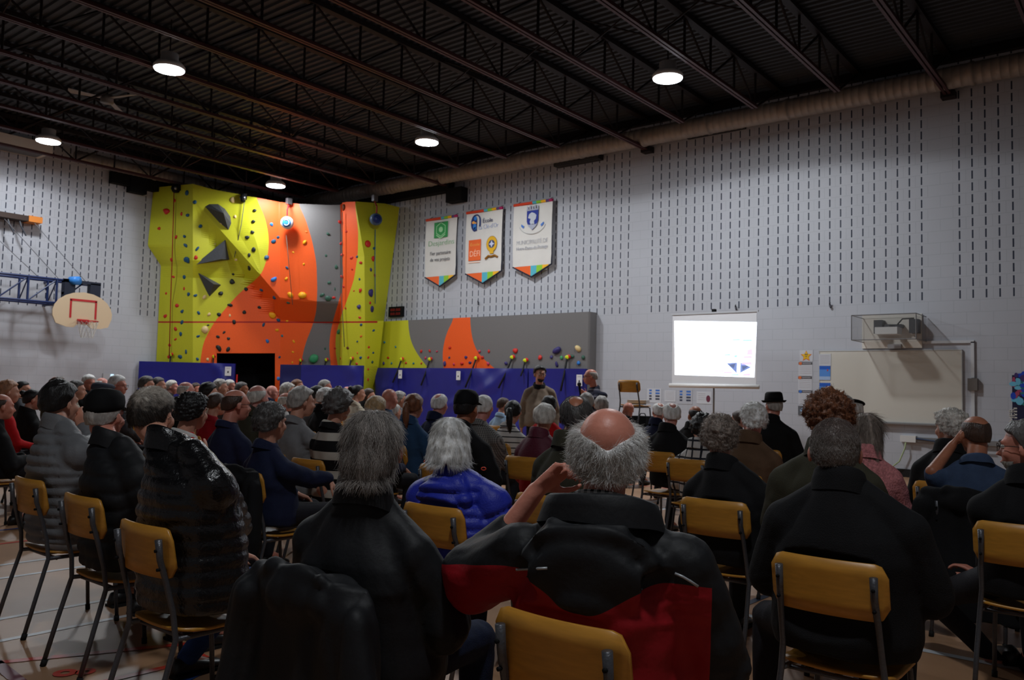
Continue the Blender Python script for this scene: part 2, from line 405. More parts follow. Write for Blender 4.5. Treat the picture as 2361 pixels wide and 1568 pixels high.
# ================================================================ CLIMBING WALL
def crv(pts):
    p = sorted(pts, key=lambda q: q[1]); ys_ = [q[1] for q in p]; xs_ = [q[0] for q in p]
    return lambda y: float(np.interp(y, ys_, xs_))
SM = lambda f: (lambda y: (f(y-14)+f(y-7)+f(y)*2+f(y+7)+f(y+14))/6)
Lf = crv([(355, 433), (341.5, 566), (372, 612), (361, 834), (358, 1003)])
Rf = crv([(921, 474), (884, 741), (872, 845), (857, 897), (850, 1003)])
YO = SM(crv([(590, 455), (601, 480), (612, 506), (619, 540), (620, 560), (617, 592), (602, 635), (552, 675), (519, 712), (492, 745), (469, 788), (461, 834), (458, 1003)]))
OG = SM(crv([(688, 470), (706, 509), (721, 559), (730, 606), (732, 665), (730, 715), (721, 751), (706, 788), (698, 818), (695, 843), (690, 1003)]))
GO = SM(crv([(784, 473), (786, 509), (789, 566), (792, 632), (791, 662), (782, 692), (769, 735), (762, 768), (759, 798), (763, 844), (770, 1003)]))
OY = SM(crv([(819, 465), (827, 533), (826, 586), (817, 645), (801, 692), (784, 738), (774, 775), (774, 814), (780, 844), (790, 1003)]))
FP_ = crv([(819, 465), (840, 592), (842, 844), (842, 1003)])
CR = crv([(443, 456), (519, 542), (602, 635), (647, 688), (647, 1003)])
TOP = crv([(433, 355), (423, 448), (436, 486), (455, 589), (466, 645), (470, 688), (474, 782), (466, 792), (465, 819), (470, 892), (478, 921)])  # y by x (swapped)
def top(x): return float(np.interp(x, [341, 355, 448, 486, 589, 645, 688, 782, 792, 819, 892, 921], [433, 433, 424, 436, 455, 466, 470, 474, 466, 465, 470, 478]))
def crease_y(x): return float(np.interp(x, [443, 519, 602, 647, 731, 790], [456, 542, 635, 688, 695, 697]))
def fdepth(P): return float((P-CAM)@FW)
def cdepth(x, y):
    xl, xr, fp = Lf(y), Rf(y), FP_(y)
    dl = fdepth(hL(xl, y, .02)); dr = fdepth(hR(xr, y, -.03 if y < 741 else -.42))
    d = float(np.interp(x, [xl, 445, 645, 784, 790, fp, xr], [dl, 21.95, 23.1, 23.0, 22.4, 22.0, dr]))
    if 445 < x < 790:
        yc = crease_y(x); w_ = .62*min(1, (x-445)/150)
        if x > 784: w_ *= (790-x)/6
        d -= w_*max(0.0, min(1.0, 1-(y-yc)/50))
    if x < 560 and y < crease_y(min(max(x, 445), 790)) + 400 and y < 640:
        k = .22*min(1, max(0, (640-y)/40))*(1-max(0, x-445)/115 if x > 445 else (x-xl)/(445-xl+1e-6))
        d -= max(0, k)
    return d
def cpt(x, y): return at(x, y, cdepth(x, y))
m_cy = mat('lime_yellow_panel', (190, 190, 36), .5, 0, .4, .03, 30, .1, 120)
m_co = mat('orange_panel', (240, 92, 26), .5, 0, .4, .03, 30, .1, 120)
m_cg = mat('grey_panel', (112, 110, 110), .55, 0, .4, .03, 30, .1, 120)
m_cr = mat('red_tape', (170, 26, 22), .5)
cw = MB(); rows = list(np.arange(420, 741, 4.5))+[741.0, 744.5]+list(np.arange(748.5, 1003, 6))+[1003]
V = []; idx = {}; NSUB = 3
XS = []
for y in rows:
    b = sorted([min(max(x, Lf(y)), Rf(y)) for x in (Lf(y), 445, 499, YO(y), CR(y), 500, 634, 646, OG(y), 784, 790, GO(y), OY(y), FP_(y), Rf(y))])
    xs = []
    for i in range(len(b)-1):
        for k in range(NSUB): xs.append(b[i]+(b[i+1]-b[i])*k/NSUB)
    xs.append(b[-1]); XS.append(xs)
nx = len(XS[0])
for y, xs in zip(rows, XS):
    for x in xs:
        yy = max(y, top(x)); V.append(cpt(x, yy))
F = []; FM = []
for j in range(len(rows)-1):
    for i in range(nx-1):
        x = (XS[j][i]+XS[j][i+1]+XS[j+1][i]+XS[j+1][i+1])/4; y = (rows[j]+rows[j+1])/2
        if rows[j+1] <= top(x): continue
        if 499.5 < x < 634 and y > 812+(x-499)*.035: continue
        if abs(XS[j][i+1]-XS[j][i])+abs(XS[j+1][i+1]-XS[j+1][i]) < 1e-4: continue
        if x < YO(y): mi = 0
        elif x < OG(y): mi = 1
        elif x < GO(y): mi = 2
        elif x < OY(y): mi = 1
        else: mi = 0
        if rows[j] >= 740 and rows[j+1] <= 745 and x < 868: mi = 3
        a = j*nx+i; F.append((a, a+1, a+1+nx, a+nx)); FM.append(mi)
cw.V = [np.array(V)]; cw.F = F; cw.M = FM; cw.n = len(V)
ref = cpt(560, 1000); ref[2] = 0
climb = cw.build('climbing_wall', [m_cy, m_co, m_cg, m_cr], fix=False)
bm = bmesh.new(); bm.from_mesh(climb.data); bmesh.ops.remove_doubles(bm, verts=bm.verts, dist=1e-5)
bmesh.ops.recalc_face_normals(bm, faces=bm.faces); bm.to_mesh(climb.data); bm.free()
so = climb.modifiers.new('thickness', 'SOLIDIFY'); so.thickness = .03; so.offset = 0
tag(climb, 'tall yellow, orange and grey climbing wall filling the far corner, with a dark doorway', 'climbing wall')

HOLD = {'r': mat('red_hold', (200, 40, 30), .5), 'b': mat('teal_blue_hold', (24, 78, 112), .5), 'B': mat('bright_blue_hold', (40, 120, 200), .5), 'k': mat('black_hold', (26, 34, 34), .5),
        'c': mat('cream_hold', (222, 196, 140), .5), 'y': mat('amber_hold', (238, 170, 20), .5), 'o': mat('orange_hold', (214, 104, 30), .5), 'g': mat('dark_green_hold', (50, 92, 76), .5),
        'G': mat('green_hold', (60, 150, 100), .5), 't': mat('teal_hold', (30, 120, 130), .5), 'n': mat('purple_hold', (52, 44, 108), .5), 'p': mat('pink_hold', (200, 60, 90), .5), 'br': mat('brown_hold', (110, 60, 30), .5)}
ICO = {}
def ico(sub):
    if sub not in ICO:
        bm = bmesh.new(); bmesh.ops.create_icosphere(bm, subdivisions=sub, radius=1)
        ICO[sub] = (np.array([v.co[:] for v in bm.verts]), [tuple(v.index for v in f.verts) for f in bm.faces]); bm.free()
    return ICO[sub]
def blob(mb, P, n, r, seed, mi=0, flat=.6):
    V, F = ico(2); rg = np.random.default_rng(seed)
    k = 1+.28*fbm(V, 2.2, seed); sx, sy = 1+.35*rg.random(), .8+.3*rg.random()
    n = n/np.linalg.norm(n); x = np.cross([0, 0, 1.0], n); x /= np.linalg.norm(x)+1e-9; y = np.cross(n, x); a = rg.random()*6.28
    x, y = x*math.cos(a)+y*math.sin(a), y*math.cos(a)-x*math.sin(a)
    W = (V*k[:, None]); W = W[:, :1]*x*sx+W[:, 1:2]*y*sy+W[:, 2:]*n*flat
    mb.add(P+W*r, F, mi)
H1 = '195,270,r,22;253,185,r,10;300,283,r,11;145,385,r,12;262,443,r,13;397,585,r,12;230,600,r,13;243,718,r,12;317,800,r,10;194,835,r,10;270,920,r,13;187,993,r,13;260,1078,r,13;258,1155,r,10;217,1195,r,10;210,1275,r,10;340,135,b,15;388,200,b,14;345,290,b,13;428,368,b,14;320,438,b,13;328,500,b,12;405,525,b,14;340,607,b,22;320,718,b,12;350,840,b,12;393,848,b,12;305,962,b,12;415,970,b,12;303,1037,b,12;295,1117,b,13;412,1130,b,12;332,1240,b,13;290,1278,b,14;407,1290,b,11;808,258,k,12;800,333,k,12;788,408,k,13;752,445,k,15;800,530,k,15;768,567,k,11;772,655,k,16;660,700,k,12;650,755,k,17;570,835,k,16;748,810,k,14;632,915,k,17;838,933,k,15;558,982,k,14;735,965,k,12;663,1033,k,13;592,1105,k,10;550,1135,k,12;623,1147,k,11;550,1213,k,20;620,1223,k,15;482,1055,k,10;855,808,b,12;650,183,c,18;582,262,c,12;672,302,c,12;570,345,c,9;680,600,c,10;540,785,c,12;455,860,c,12;487,978,c,12;455,1093,c,26;632,990,c,9;478,1292,c,10;527,487,c,8;922,357,B,13;935,472,b,13;970,445,b,11;890,583,b,15;1032,658,b,11;936,738,B,21;945,860,b,14;967,1020,b,14;867,1050,b,10;893,1165,B,12;997,1130,t,9;1040,897,g,11;977,1278,b,10;973,1425,B,12;1153,480,y,15;1075,548,y,9;1147,632,y,9;1030,732,y,12;1058,845,y,26;1140,852,y,32;933,983,y,22;960,1090,y,11;1033,1025,y,9;1077,1170,y,9;1073,1243,y,9;1070,1315,y,9;1168,410,o,9;1317,420,g,12;1303,572,g,9;1375,652,g,13;1327,760,g,11;1365,803,g,8;1275,845,g,14;1320,870,g,20;1357,865,r,12;1297,1218,g,9;1218,1285,G,28;1392,1100,G,17;1400,337,r,13;1408,487,r,11;1415,565,r,11;1447,403,r,9;1482,587,r,11;1485,667,r,9;1415,718,r,12;1427,787,r,9;1428,242,br,18;1405,1012,r,8;1412,1137,r,7;1365,1217,r,8;1408,1285,r,10;1520,580,b,9;1548,622,r,13;1537,735,b,10;1543,812,r,12;1498,817,r,7;1532,928,n,17;1540,1003,r,10;1440,937,r,9;1550,1053,b,10;1522,1167,b,9;1548,1130,o,8;1455,1213,br,11;1545,1282,b,10;1522,1248,o,8;1520,1325,r,9;1585,490,r,20;1633,522,b,12;1627,593,r,15;1610,670,n,12;1638,712,r,12;1610,832,n,22;1620,943,n,22;1605,900,r,12;1632,1093,b,10;1597,1210,r,9;1628,1245,b,9;1593,1280,r,9;1622,1310,g,9;1592,1360,r,9;1590,1437,r,10'
hs = [h.split(',') for h in H1.split(';')]; hs = [(float(a), float(b), c, float(d)) for a, b, c, d in hs]; hs.sort(key=lambda h: -h[3])
def climb_normal(x, y):
    p = cpt(x, y); a = cpt(x+3, y)-p; b = cpt(x, y+3)-p; n = np.cross(a, b); n /= np.linalg.norm(n)
    return n if n@(CAM-p) > 0 else -n
rest = MB(); restm = []
for i, (X, Y, c, s) in enumerate(hs):
    u, v = 320+.33155*X, 400+.33155*Y; p = cpt(u, v); n = climb_normal(u, v); r = s*.33155*22/FPX*.98
    if i < 100:
        mb = MB(); blob(mb, p+n*r*.35, n, r, i); mb.build('hold', HOLD[c], climb, True, fix=False)
    else:
        if c not in restm: restm.append(c)
        blob(rest, p+n*r*.35, n, r, i, restm.index(c))
o = rest.build('small_holds', [HOLD[c] for c in restm], climb, True, fix=False); o['kind'] = 'stuff'
# black wedge volumes
m_vol = mat('dark_grey_volume', (62, 64, 68), .6, 0, .4, .1, 20, .2, 200)
def vol(pts, apex, h):
    P_ = [cpt(320+.33155*a, 400+.33155*b) for a, b in pts]; n = climb_normal(320+.33155*apex[0], 400+.33155*apex[1])
    A_ = cpt(320+.33155*apex[0], 400+.33155*apex[1])+n*h; k = len(P_)
    mb = MB(); mb.add(np.vstack([P_, [A_]]), [(i, (i+1) % k, k) for i in range(k)]+[tuple(range(k))[::-1]]); mb.build('volume', m_vol, climb)
vol([(455, 228), (485, 210), (550, 210), (600, 245), (638, 300), (645, 350), (625, 398), (560, 345)], (590, 290), .34)
vol([(388, 635), (605, 458), (635, 600), (590, 605)], (600, 560), .34)
vol([(410, 688), (575, 775), (490, 860)], (505, 775), .30)
# store behind the doorway; its unlit shade is put into black walls
q0 = at(499, 900, 22.35); q1 = at(634, 900, 22.95); dn = np.array([-(q1-q0)[1], (q1-q0)[0], 0]); dn /= np.linalg.norm(dn)
if dn@(CAM-q0) > 0: dn = -dn
c0 = np.array([q0[0], q0[1], 0]); c1 = np.array([q1[0], q1[1], 0]); up3 = np.array([0, 0, 2.35])
ex = (c1-c0)/np.linalg.norm(c1-c0)*.05
bx = MB(); a0, a1 = c0-ex+dn*.12, c1+ex+dn*.12; b0, b1 = a0+dn*1.0, a1+dn*1.0
bx.add([a0, a1, b1, b0, a0+up3, a1+up3, b1+up3, b0+up3], [(0, 4, 7, 3), (3, 7, 6, 2), (2, 6, 5, 1), (4, 5, 6, 7)])
struct(bx.build('wall_store', mat('doorway_shade_black', (10, 10, 12), .9, 0, .1)))
e = empty('marker_pole', tuple(at(542, 960, 22.2)*[1, 1, 0]))
h1 = at(542, 872, 22.2)[2]
MB().cyl((0, 0, 0), (0, 0, h1-.12), .02, 10).build('pole', M_WHITE, e); MB().cyl((0, 0, h1-.12), (0, 0, h1+.1), .022, 10).build('red_tip', mat('red_plastic', (210, 40, 40), .5), e)
tag(e, 'thin white pole with red tip standing by the dark doorway', 'pole')

# ---------------------------------------------------------------- low bouldering wall
YB = -.30
lb_l = crv([(880, 742), (874, 790), (868, 850)]); lb1 = SM(crv([(941, 742), (944, 774), (952, 799), (968, 825), (985, 846), (1000, 862)]))
lb2 = SM(crv([(1046, 737), (1031, 764), (1023, 793), (1020, 819), (1022, 844), (1026, 870)])); lb3 = SM(crv([(1084, 734), (1086, 764), (1092, 793), (1105, 819), (1137, 847), (1160, 866)]))
P0 = hR(880, 742, YB); P1 = hR(1357, 721, YB); X0, X1, Zt = 4.12, P1[0], 3.12
lw = MB(); zs = np.linspace(Zt, 1.7, 24).tolist()+[0]; V = []; F = []; FM = []
def uv(P): d = np.array(P)-CAM; k = d@FW; return 1180.5+FPX*(d@RT)/k, 784-FPX*(d@UP)/k
rowsX = []
for z in zs:
    # boundary X at this height: solve by walking
    xs = []
    for c_ in (lb1, lb2, lb3):
        zz = max(z, 1.7); lo, hi = 3.0, 12.0
        for _ in range(30):
            m_ = (lo+hi)/2; U_, V_ = uv((m_, YB, zz))
            if U_ < c_(V_): lo = m_
            else: hi = m_
        xs.append(lo)
    rowsX.append([X0]+xs+[X1])
for z, xs in zip(zs, rowsX):
    for x in xs: V.append((x, YB, z))
for j in range(len(zs)-1):
    for i in range(4): F.append((j*5+i, j*5+i+1, (j+1)*5+i+1, (j+1)*5+i)); FM.append([0, 1, 2, 1][i])
lw.V = [np.array(V)]; lw.F = F; lw.M = FM; lw.n = len(V)
lw.add([(X0, YB, Zt), (X1, YB, Zt), (X1+.03, YB+.03, Zt), (X1+.03, -.01, Zt), (X0, -.01, Zt), (X1, YB, 0), (X1+.03, YB+.03, 0), (X1+.03, -.01, 0)], [(0, 1, 2, 3, 4), (1, 5, 6, 2), (2, 6, 7, 3)], 1)
low = lw.build('bouldering_panel', [m_cy, m_cg, m_co])
tag(low, 'low grey climbing panel with yellow and orange curves along the slotted wall', 'climbing wall')
H2 = '148,1158,t,9;228,1192,t,9;173,1270,r,9;143,1310,n,12;197,1310,t,9;303,1308,r,9;357,1310,t,9;413,1225,r,11;475,1222,r,10;527,1225,p,10;443,1270,p,9;413,1310,r,8;620,1198,r,12;617,1270,b,9;583,1312,n,14;648,1318,p,9;705,1312,r,13;767,1305,n,11;737,1268,n,10;833,1222,p,11;902,1222,r,10;858,1268,r,12;897,1312,p,13;1027,1308,n,12;1095,1222,r,20;1275,1268,r,16;1355,1265,n,12;1393,1217,n,28;1393,1315,n,14;1430,1268,G,13;1545,1205,c,22;1553,1312,B,14;1507,1260,g,12;1583,1265,g,12'
for i, h in enumerate(H2.split(';')):
    X, Y, c, s = h.split(','); p = hR(840+.31886*float(X), 420+.31886*float(Y), YB); r = float(s)*.31886*19/FPX
    mb = MB(); blob(mb, p+np.array([0, -r*.35, 0]), np.array([0, -1.0, 0]), r, 300+i); mb.build('hold', HOLD[c], low, True, fix=False)

# ---------------------------------------------------------------- blue mats
m_mat = mat('royal_blue_vinyl', (30, 32, 122), .36, 0, .6, .06, 2, .3, 5)
m_mat_shade = mat('shaded_blue_vinyl', (24, 28, 84), .5)  # same vinyl on the turned panel, its shade put into a darker blue
m_card = mat('white_card', (214, 214, 216), .5); m_ink = mat('dark_ink', (50, 50, 62), .6)
def floorpt(u, v, D): p = at(u, v, D); p[2] = 0; return p
def gmat(pts, h, label, th=.18, folds=()):
    """free standing padded wall mat through floor points"""
    e = empty('wall_mat', tuple(pts[0]))
    for i in range(len(pts)-1):
        a, b = pts[i]-pts[0], pts[i+1]-pts[0]; t = (b-a)/np.linalg.norm(b-a); n = np.array([t[1], -t[0], 0])
        if n@(CAM-pts[0]) < 0: n = -n
        nseg = max(2, int(np.linalg.norm(b-a)/.07)); nz = 26; V = []; F = []
        for j in range(nz+1):
            for k in range(nseg+1):
                fx = k/nseg; fz = j/nz; edge = min(1, min(fx, 1-fx)*8)**.5*min(1, min(fz+.05, 1-fz)*10)**.5
                L_ = np.linalg.norm(b-a); gx, gz = fx*L_, fz*h; q = np.array([[gx, gz, i*3.0]]); wp = float(fbm(q, 1.2, 5+i)[0])
                w_ = .055*max(0, 1-abs(math.sin(gx*1.35+gz*1.25+wp*1.1))*1.9)+.045*max(0, 1-abs(math.sin(gx*1.1-gz*1.6+wp*.9+1))*2.1)+.008*wp-.02
                V.append(a+(b-a)*fx+np.array([0, 0, h*fz])+n*(th*(.82+.18*edge)+w_*edge))
        for j in range(nz):
            for k in range(nseg): q = j*(nseg+1)+k; F.append((q, q+1, q+nseg+2, q+nseg+1))
        m = MB(); m.add(V, F); 
        base = len(V); B_ = [a, b, b+[0, 0, h], a+[0, 0, h]]; c = [a+n*th*.8, b+n*th*.8, b+n*th*.8+np.array([0, 0, h]), a+n*th*.8+np.array([0, 0, h])]
        m.add(B_+c, [(0, 1, 2, 3), (0, 4, 5, 1), (3, 2, 6, 7), (0, 3, 7, 4), (1, 5, 6, 2)])
        m.build('mat_panel', m_mat if not (folds and folds[i]) else m_mat_shade, e, True)
    tag(e, label, 'mat'); return e
def card(u, v, w_, h_, P, xd, nrm, label, mark='bolt'):
    e = empty('number_card', tuple(P)); X = np.array(xd); Z = np.array([0, 0, 1.0]); N_ = np.array(nrm)
    pl = [(-w_/2, -h_/2), (w_/2, -h_/2), (w_/2, h_/2), (-w_/2, h_/2)]
    MB().prism([X*a+Z*b+N_*.002 for a, b in pl], N_, .006).build('board', m_card, e)
    s_ = w_*.16; MB().prism([X*a*s_+Z*(b*s_-h_*.1)+N_*.0085 for a, b in ((-1, 0), (0, -1.2), (1, 0), (.2, 1.6), (-.5, .9))], N_, .002).build('emblem', m_ink, e)
    MB().prism([X*a*w_*.3+Z*(b*h_*.02+h_*.32)+N_*.0085 for a, b in ((-1, -1), (1, -1), (1, 1), (-1, 1))], N_, .002).build('caption', mat('faded_caption', (150, 150, 156), .6), e)
    tag(e, label, 'sign'); return e
A = np.array([.06, -4.72, 0]); Bm = floorpt(541, 900, 22.0)
mat1 = gmat([A, Bm], 1.86, 'blue wall mat at the foot of the climbing wall, left of the dark doorway', .14)
Cm = floorpt(648, 900, 22.55); Dm = floorpt(697, 900, 22.35); Em = floorpt(838, 900, 21.55)
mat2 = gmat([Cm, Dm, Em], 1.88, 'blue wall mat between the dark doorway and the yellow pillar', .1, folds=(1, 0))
XA, XB, XC = hR(862, 848, -.5)[0], hR(1214, 850, -.5)[0], hR(1344, 853, -.5)[0]
mat3 = gmat([np.array([XA, -.32, 0]), np.array([(XA+XB)/2-.55, -.32, 0]), np.array([XB-.02, -.32, 0])], 1.85, 'long blue wall mat below the grey climbing panel beside the pillar', .14)
mat4 = gmat([np.array([XB+.02, -.32, 0]), np.array([XC, -.32, 0])], 1.85, 'short blue wall mat behind the two standing men', .14)
for u, v, lb in ((923, 863, 'white number card on the long blue mat, the one nearer the yellow pillar'), (1057, 866, 'white number card in the middle of the long blue mat')):
    P = hR(u, v, -.505); card(u, v, .13, .22, P, (1, 0, 0), (0, -1, 0), lb)
P = hR(1336, 877, -.505); card(0, 0, .15, .25, P, (1, 0, 0), (0, -1, 0), 'white number card on the blue mat behind the man with the microphone')
t_ = (Bm-A)/np.linalg.norm(Bm-A); n_ = np.array([t_[1], -t_[0], 0]); n_ = n_ if n_@(CAM-A) > 0 else -n_
dd = ray(526, 856); k_ = ((A+n_*.19-CAM)@n_)/(dd@n_); card(0, 0, .16, .24, CAM+dd*k_, t_, n_, 'white number card on the blue mat left of the doorway')

# straps with clips from the climbing walls down onto the mats
m_web = mat('black_webbing', (16, 16, 20), .7); m_cly = mat('lime_clip', (210, 225, 30), .4); m_clr = mat('red_clip', (215, 40, 35), .4)
def strap(p0, p1, lab, grp):
    e = empty('clipped_strap', tuple(p0)); d = p1-p0; mid = d*.45+np.array([0, 0, -.03])
    MB().tube([(0, 0, 0), mid*.5, mid, d], .022, 6).build('webbing', m_web, e, True)
    b = MB(); blob(b, np.array([0, 0, .03]), np.array([0, -1.0, 0]), .045, 5); b.build('lime_clip', m_cly, e, True)
    b = MB(); blob(b, np.array([.06, 0.01, .07]), np.array([0, -1.0, 0]), .04, 6); b.build('red_clip', m_clr, e, True)
    tag(e, lab, 'strap', grp)
lowlab = ['first from the pillar', 'second from the pillar', 'in the middle of the long mat', 'left of the seam between mats', 'just left of the dark haired standing man', 'between the two standing men']
for (a, b, c, d), wh in zip(((265, 1293, 205, 1450), (470, 1293, 410, 1470), (805, 1285, 730, 1485), (1065, 1280, 970, 1490), (1160, 1303, 1132, 1400), (1465, 1280, 1420, 1510)), lowlab):
    strap(hR(840+.31886*a, 420+.31886*b, -.36), hR(840+.31886*c, 420+.31886*d, -.55), 'lime clipped black strap on the long mats, '+wh, 'straps along the low climbing panel')
for (a, b, c, d), wh in zip(((232, 1272, 200, 1430), (515, 1285, 512, 1420), (1128, 1310, 1110, 1360), (1305, 1307, 1265, 1440), (1485, 1300, 1450, 1420)),
        ('far left end of the left mat', 'beside the doorway left jamb', 'at the orange and grey edge', 'on the grey panel foot', 'on the right yellow panel foot')):
    u, v = 320+.33155*a, 400+.33155*b; u2, v2 = 320+.33155*c, 400+.33155*d
    p = cpt(u, v); n = climb_normal(u, v); p1 = at(u2, v2, cdepth(u, v)-.28)
    strap(p+n*.06, p1, 'lime clipped strap on the tall wall, '+wh, 'straps along the tall climbing wall')

# ropes and auto belays
m_rope = mat('grey_rope', (90, 90, 80), .8); m_roper = mat('red_rope', (150, 30, 24), .8)
def rope(pts, m, lab, r=.011, dn=.10):
    P_ = [cpt(u, v)+climb_normal(u, v)*dn for u, v in pts]; mb = MB(); mb.tube(P_, r, 6); tag(mb.build('climbing_rope', m, None, True), lab, 'rope')
rope([(408, 440), (404, 560), (400, 690), (396, 822)], m_roper, 'red rope hanging down the left yellow panel', .014)
rope([(566, 460), (556, 520), (545, 590)], m_rope, 'grey rope hanging from the black pulley on the yellow panel')
rope([(667, 545), (672, 600), (680, 690)], m_rope, 'grey rope below the large white belay disc', .009, .25)
rope([(796, 490), (795, 600), (794, 700), (800, 800)], m_rope, 'grey rope hanging down the narrow orange strip')
rope([(860, 530), (858, 600), (858, 700)], mat('teal_rope', (40, 110, 130), .8), 'teal rope below the blue belay disc on the pillar')
def belay(u, v, r, lab, face, rim):
    p = cpt(u, v); n = climb_normal(u, v); n = n*.6+ (CAM-p)/np.linalg.norm(CAM-p)*.4; n /= np.linalg.norm(n); p = p+n*.3
    x = np.cross(n, [0, 0, 1.0]); x /= np.linalg.norm(x); y = np.cross(x, n)
    e = empty('auto_belay', tuple(p)); N = 28
    ring = lambda R, d: np.array([x*R*math.cos(2*math.pi*i/N)+y*R*math.sin(2*math.pi*i/N)+n*d for i in range(N)])
    MB().loft([ring(r*.9, -.09), ring(r, -.06), ring(r, .03), ring(r*.86, .07)]).build('casing', rim, e, True)
    MB().loft([ring(r*.70, .068), ring(r*.66, .085)]).build('face', face, e, True)
    a = ring(r*.42, .088); MB().tube(list(a[4:26]), r*.07, 6).build('mark', mat('white_plastic', (225, 228, 232), .4) if face.name != 'dark_blue_plastic' else face, e)
    MB().tube([y*r*.95, y*(r+.18), y*(r+.34)-n*.2], .02, 8).build('sling', mat('crimson_sling', (150, 30, 40), .6), e)
    MB().box(y*(r+.42)-n*.2, (.1, .14, .16)).build('hanger', mat('bright_steel', (150, 150, 155), .3, .8), e)
    tag(e, lab, 'auto belay')
belay(667, 516, .17, 'round white and blue belay disc hanging on the orange panel', mat('bright_blue_plastic', (60, 140, 225), .4), mat('white_plastic', (225, 228, 232), .4))
belay(858, 508, .16, 'round dark blue belay disc hanging on the yellow pillar side', mat('dark_blue_plastic', (22, 46, 110), .4), mat('blue_grey_plastic', (70, 90, 120), .4))
for u, v, lab in ((562, 458, 'black pulley with bright hub at the top of the lime panel'), (412, 437, 'small dark pulley at the top of the left yellow panel')):
    p = cpt(u, v); n = climb_normal(u, v); e = empty('rope_pulley', tuple(p+n*.1)); x = np.cross(n, [0, 0, 1.0]); x /= np.linalg.norm(x)
    MB().cyl(-x*.05, x*.05, .11, 16).build('wheel', M_BLACK, e, True); MB().cyl(-x*.07-n*-.06, x*.07+n*.06, .045, 12).build('hub', mat('bright_steel', (150, 150, 155), .3, .8), e, True)
    MB().box(-n*.06+np.array([0, 0, .04]), (.16, .1, .16)).build('bracket', M_BLACK, e); tag(e, lab, 'pulley')
# ================================================================ THINGS ON THE WALLS
XD, ZD, ND = np.array([1.0, 0, 0]), np.array([0, 0, 1.0]), np.array([0, -1.0, 0])
def pane(mb, x0, z0, x1, z1, y, th=.004, mi=0): mb.b2((x0, y-th, z0), (x1, y, z1), mi)
m_ban = mat('white_banner_cloth', (214, 211, 206), .7, 0, .2, .03, 3)
RB = [mat('banner_'+n, c, .6) for n, c in (('orange_red', (214, 66, 34)), ('cyan', (80, 176, 196)), ('lime', (140, 196, 44)), ('amber', (240, 178, 24)), ('violet', (96, 70, 120)), ('magenta', (176, 34, 96)))]
m_or = mat('banner_orange', (232, 98, 34), .6)
def banner(u0, u1, v0, v1, vb, label):
    y = -.14; A = hR(u0, v0, y); B = hR(u1, v1, y); C_ = hR(u0-6, vb, y)
    w_ = B[0]-A[0]; h = (A[2]+B[2])/2-C_[2]; e = empty('hanging_banner', (A[0], y, C_[2]))
    xs = np.linspace(0, w_, 25); zs_ = np.linspace(0, h, 14); V = []; F = []
    for z in zs_:
        for x in xs: V.append((x, -.012*math.sin(x/w_*math.pi*2.2+z)*(1-.5*z/h)-.02*math.sin(z/h*3.1), z))
    for j in range(13):
        for i in range(24): q = j*25+i; F.append((q, q+1, q+26, q+25))
    mb = MB(); mb.add(V, F)
    # coloured pointed tail
    tail = h*.17; st = [0, .47, .62, .77, .93, 1.0]
    zb = lambda f: -tail*(1-abs(f-.5)*2)
    mb.build('cloth', m_ban, e, True)
    t = MB()
    for k in range(5):
        a, b = st[k], st[k+1]; cx = sorted({a, b, .5} if a < .5 < b else {a, b})
        for i in range(len(cx)-1):
            f0, f1 = cx[i], cx[i+1]; t.prism([(f0*w_, 0, 0), (f1*w_, 0, 0), (f1*w_, 0, zb(f1)), (f0*w_, 0, zb(f0))], (0, -1, 0), .006, k)
    t.build('coloured_tail', [m_or, RB[1], RB[2], RB[3], RB[4]], e)
    MB().tube([(0, -.005, 0), (w_/2, -.005, -tail-.01), (w_, -.005, 0), (w_, -.0, h*.45)], [.018, .02, .02, .006], 6).build('dark_hem', mat('navy_hem', (28, 32, 52), .7), e)
    t = MB(); sp = [0, .5, .6, .72, .84, .92, 1.0]
    for k, mi in enumerate((0, 1, 2, 3, 4, 5)): t.cyl((sp[k]*w_, -.01, h), (sp[k+1]*w_, -.01, h), .035, 10, mi)
    t.build('coloured_rod_sleeve', RB, e)
    t = MB(); t.cyl((.1, 0, h+.03), (.1, .13, h+.10), .006, 5); t.cyl((w_-.1, 0, h+.03), (w_-.1, .13, h+.10), .006, 5); t.build('hook', M_BLACK, e)
    return e, w_, h
yb = -.035
m_dg = mat('banner_green', (24, 140, 62), .6); m_lg = mat('pale_green_print', (150, 205, 150), .6); m_tg = mat('green_lettering', (96, 168, 104), .6); m_tk = mat('grey_lettering', (92, 92, 98), .6)
# banner 1
e, w_, h = banner(984, 1055, 508, 498, 640, '')
tag(e, 'white banner with green square logo, nearest the climbing wall', 'banner')
b = MB(); b.b2((.29*w_, yb-.003, .66*h), (.73*w_, yb, .93*h), 0)
cx, cz = .51*w_, .80*h
def hexr(cx, cz, r, t_, y, mb, mi, n=6, a0=math.pi/6, arc=None):
    for k in range(n):
        if arc and k not in arc: continue
        a, c_ = a0+2*math.pi*k/n, a0+2*math.pi*(k+1)/n
        mb.prism([(cx+R_*math.cos(q), y, cz+R_*math.sin(q)) for R_, q in ((r, a), (r, c_), (r-t_, c_), (r-t_, a))], (0, -1, 0), .002, mi)
hexr(cx, cz, .19, .022, yb-.004, b, 1); hexr(cx, cz, .075, .075, yb-.004, b, 1, 8)
b.prism([(cx-.16, yb-.004, cz-.15), (cx, yb-.004, cz-.25), (cx+.16, yb-.004, cz-.15), (cx+.16, yb-.004, cz-.12), (cx, yb-.004, cz-.21), (cx-.16, yb-.004, cz-.12)], (0, -1, 0), .002, 1)
b.b2((.38*w_, yb-.006, .915*h), (.64*w_, yb-.003, .926*h), 2)
text_mb(b, 'Desjardins', .2, (.10*w_, yb, .53*h), XD, ZD, ND, 3, width=.82*w_, offset=-.004)
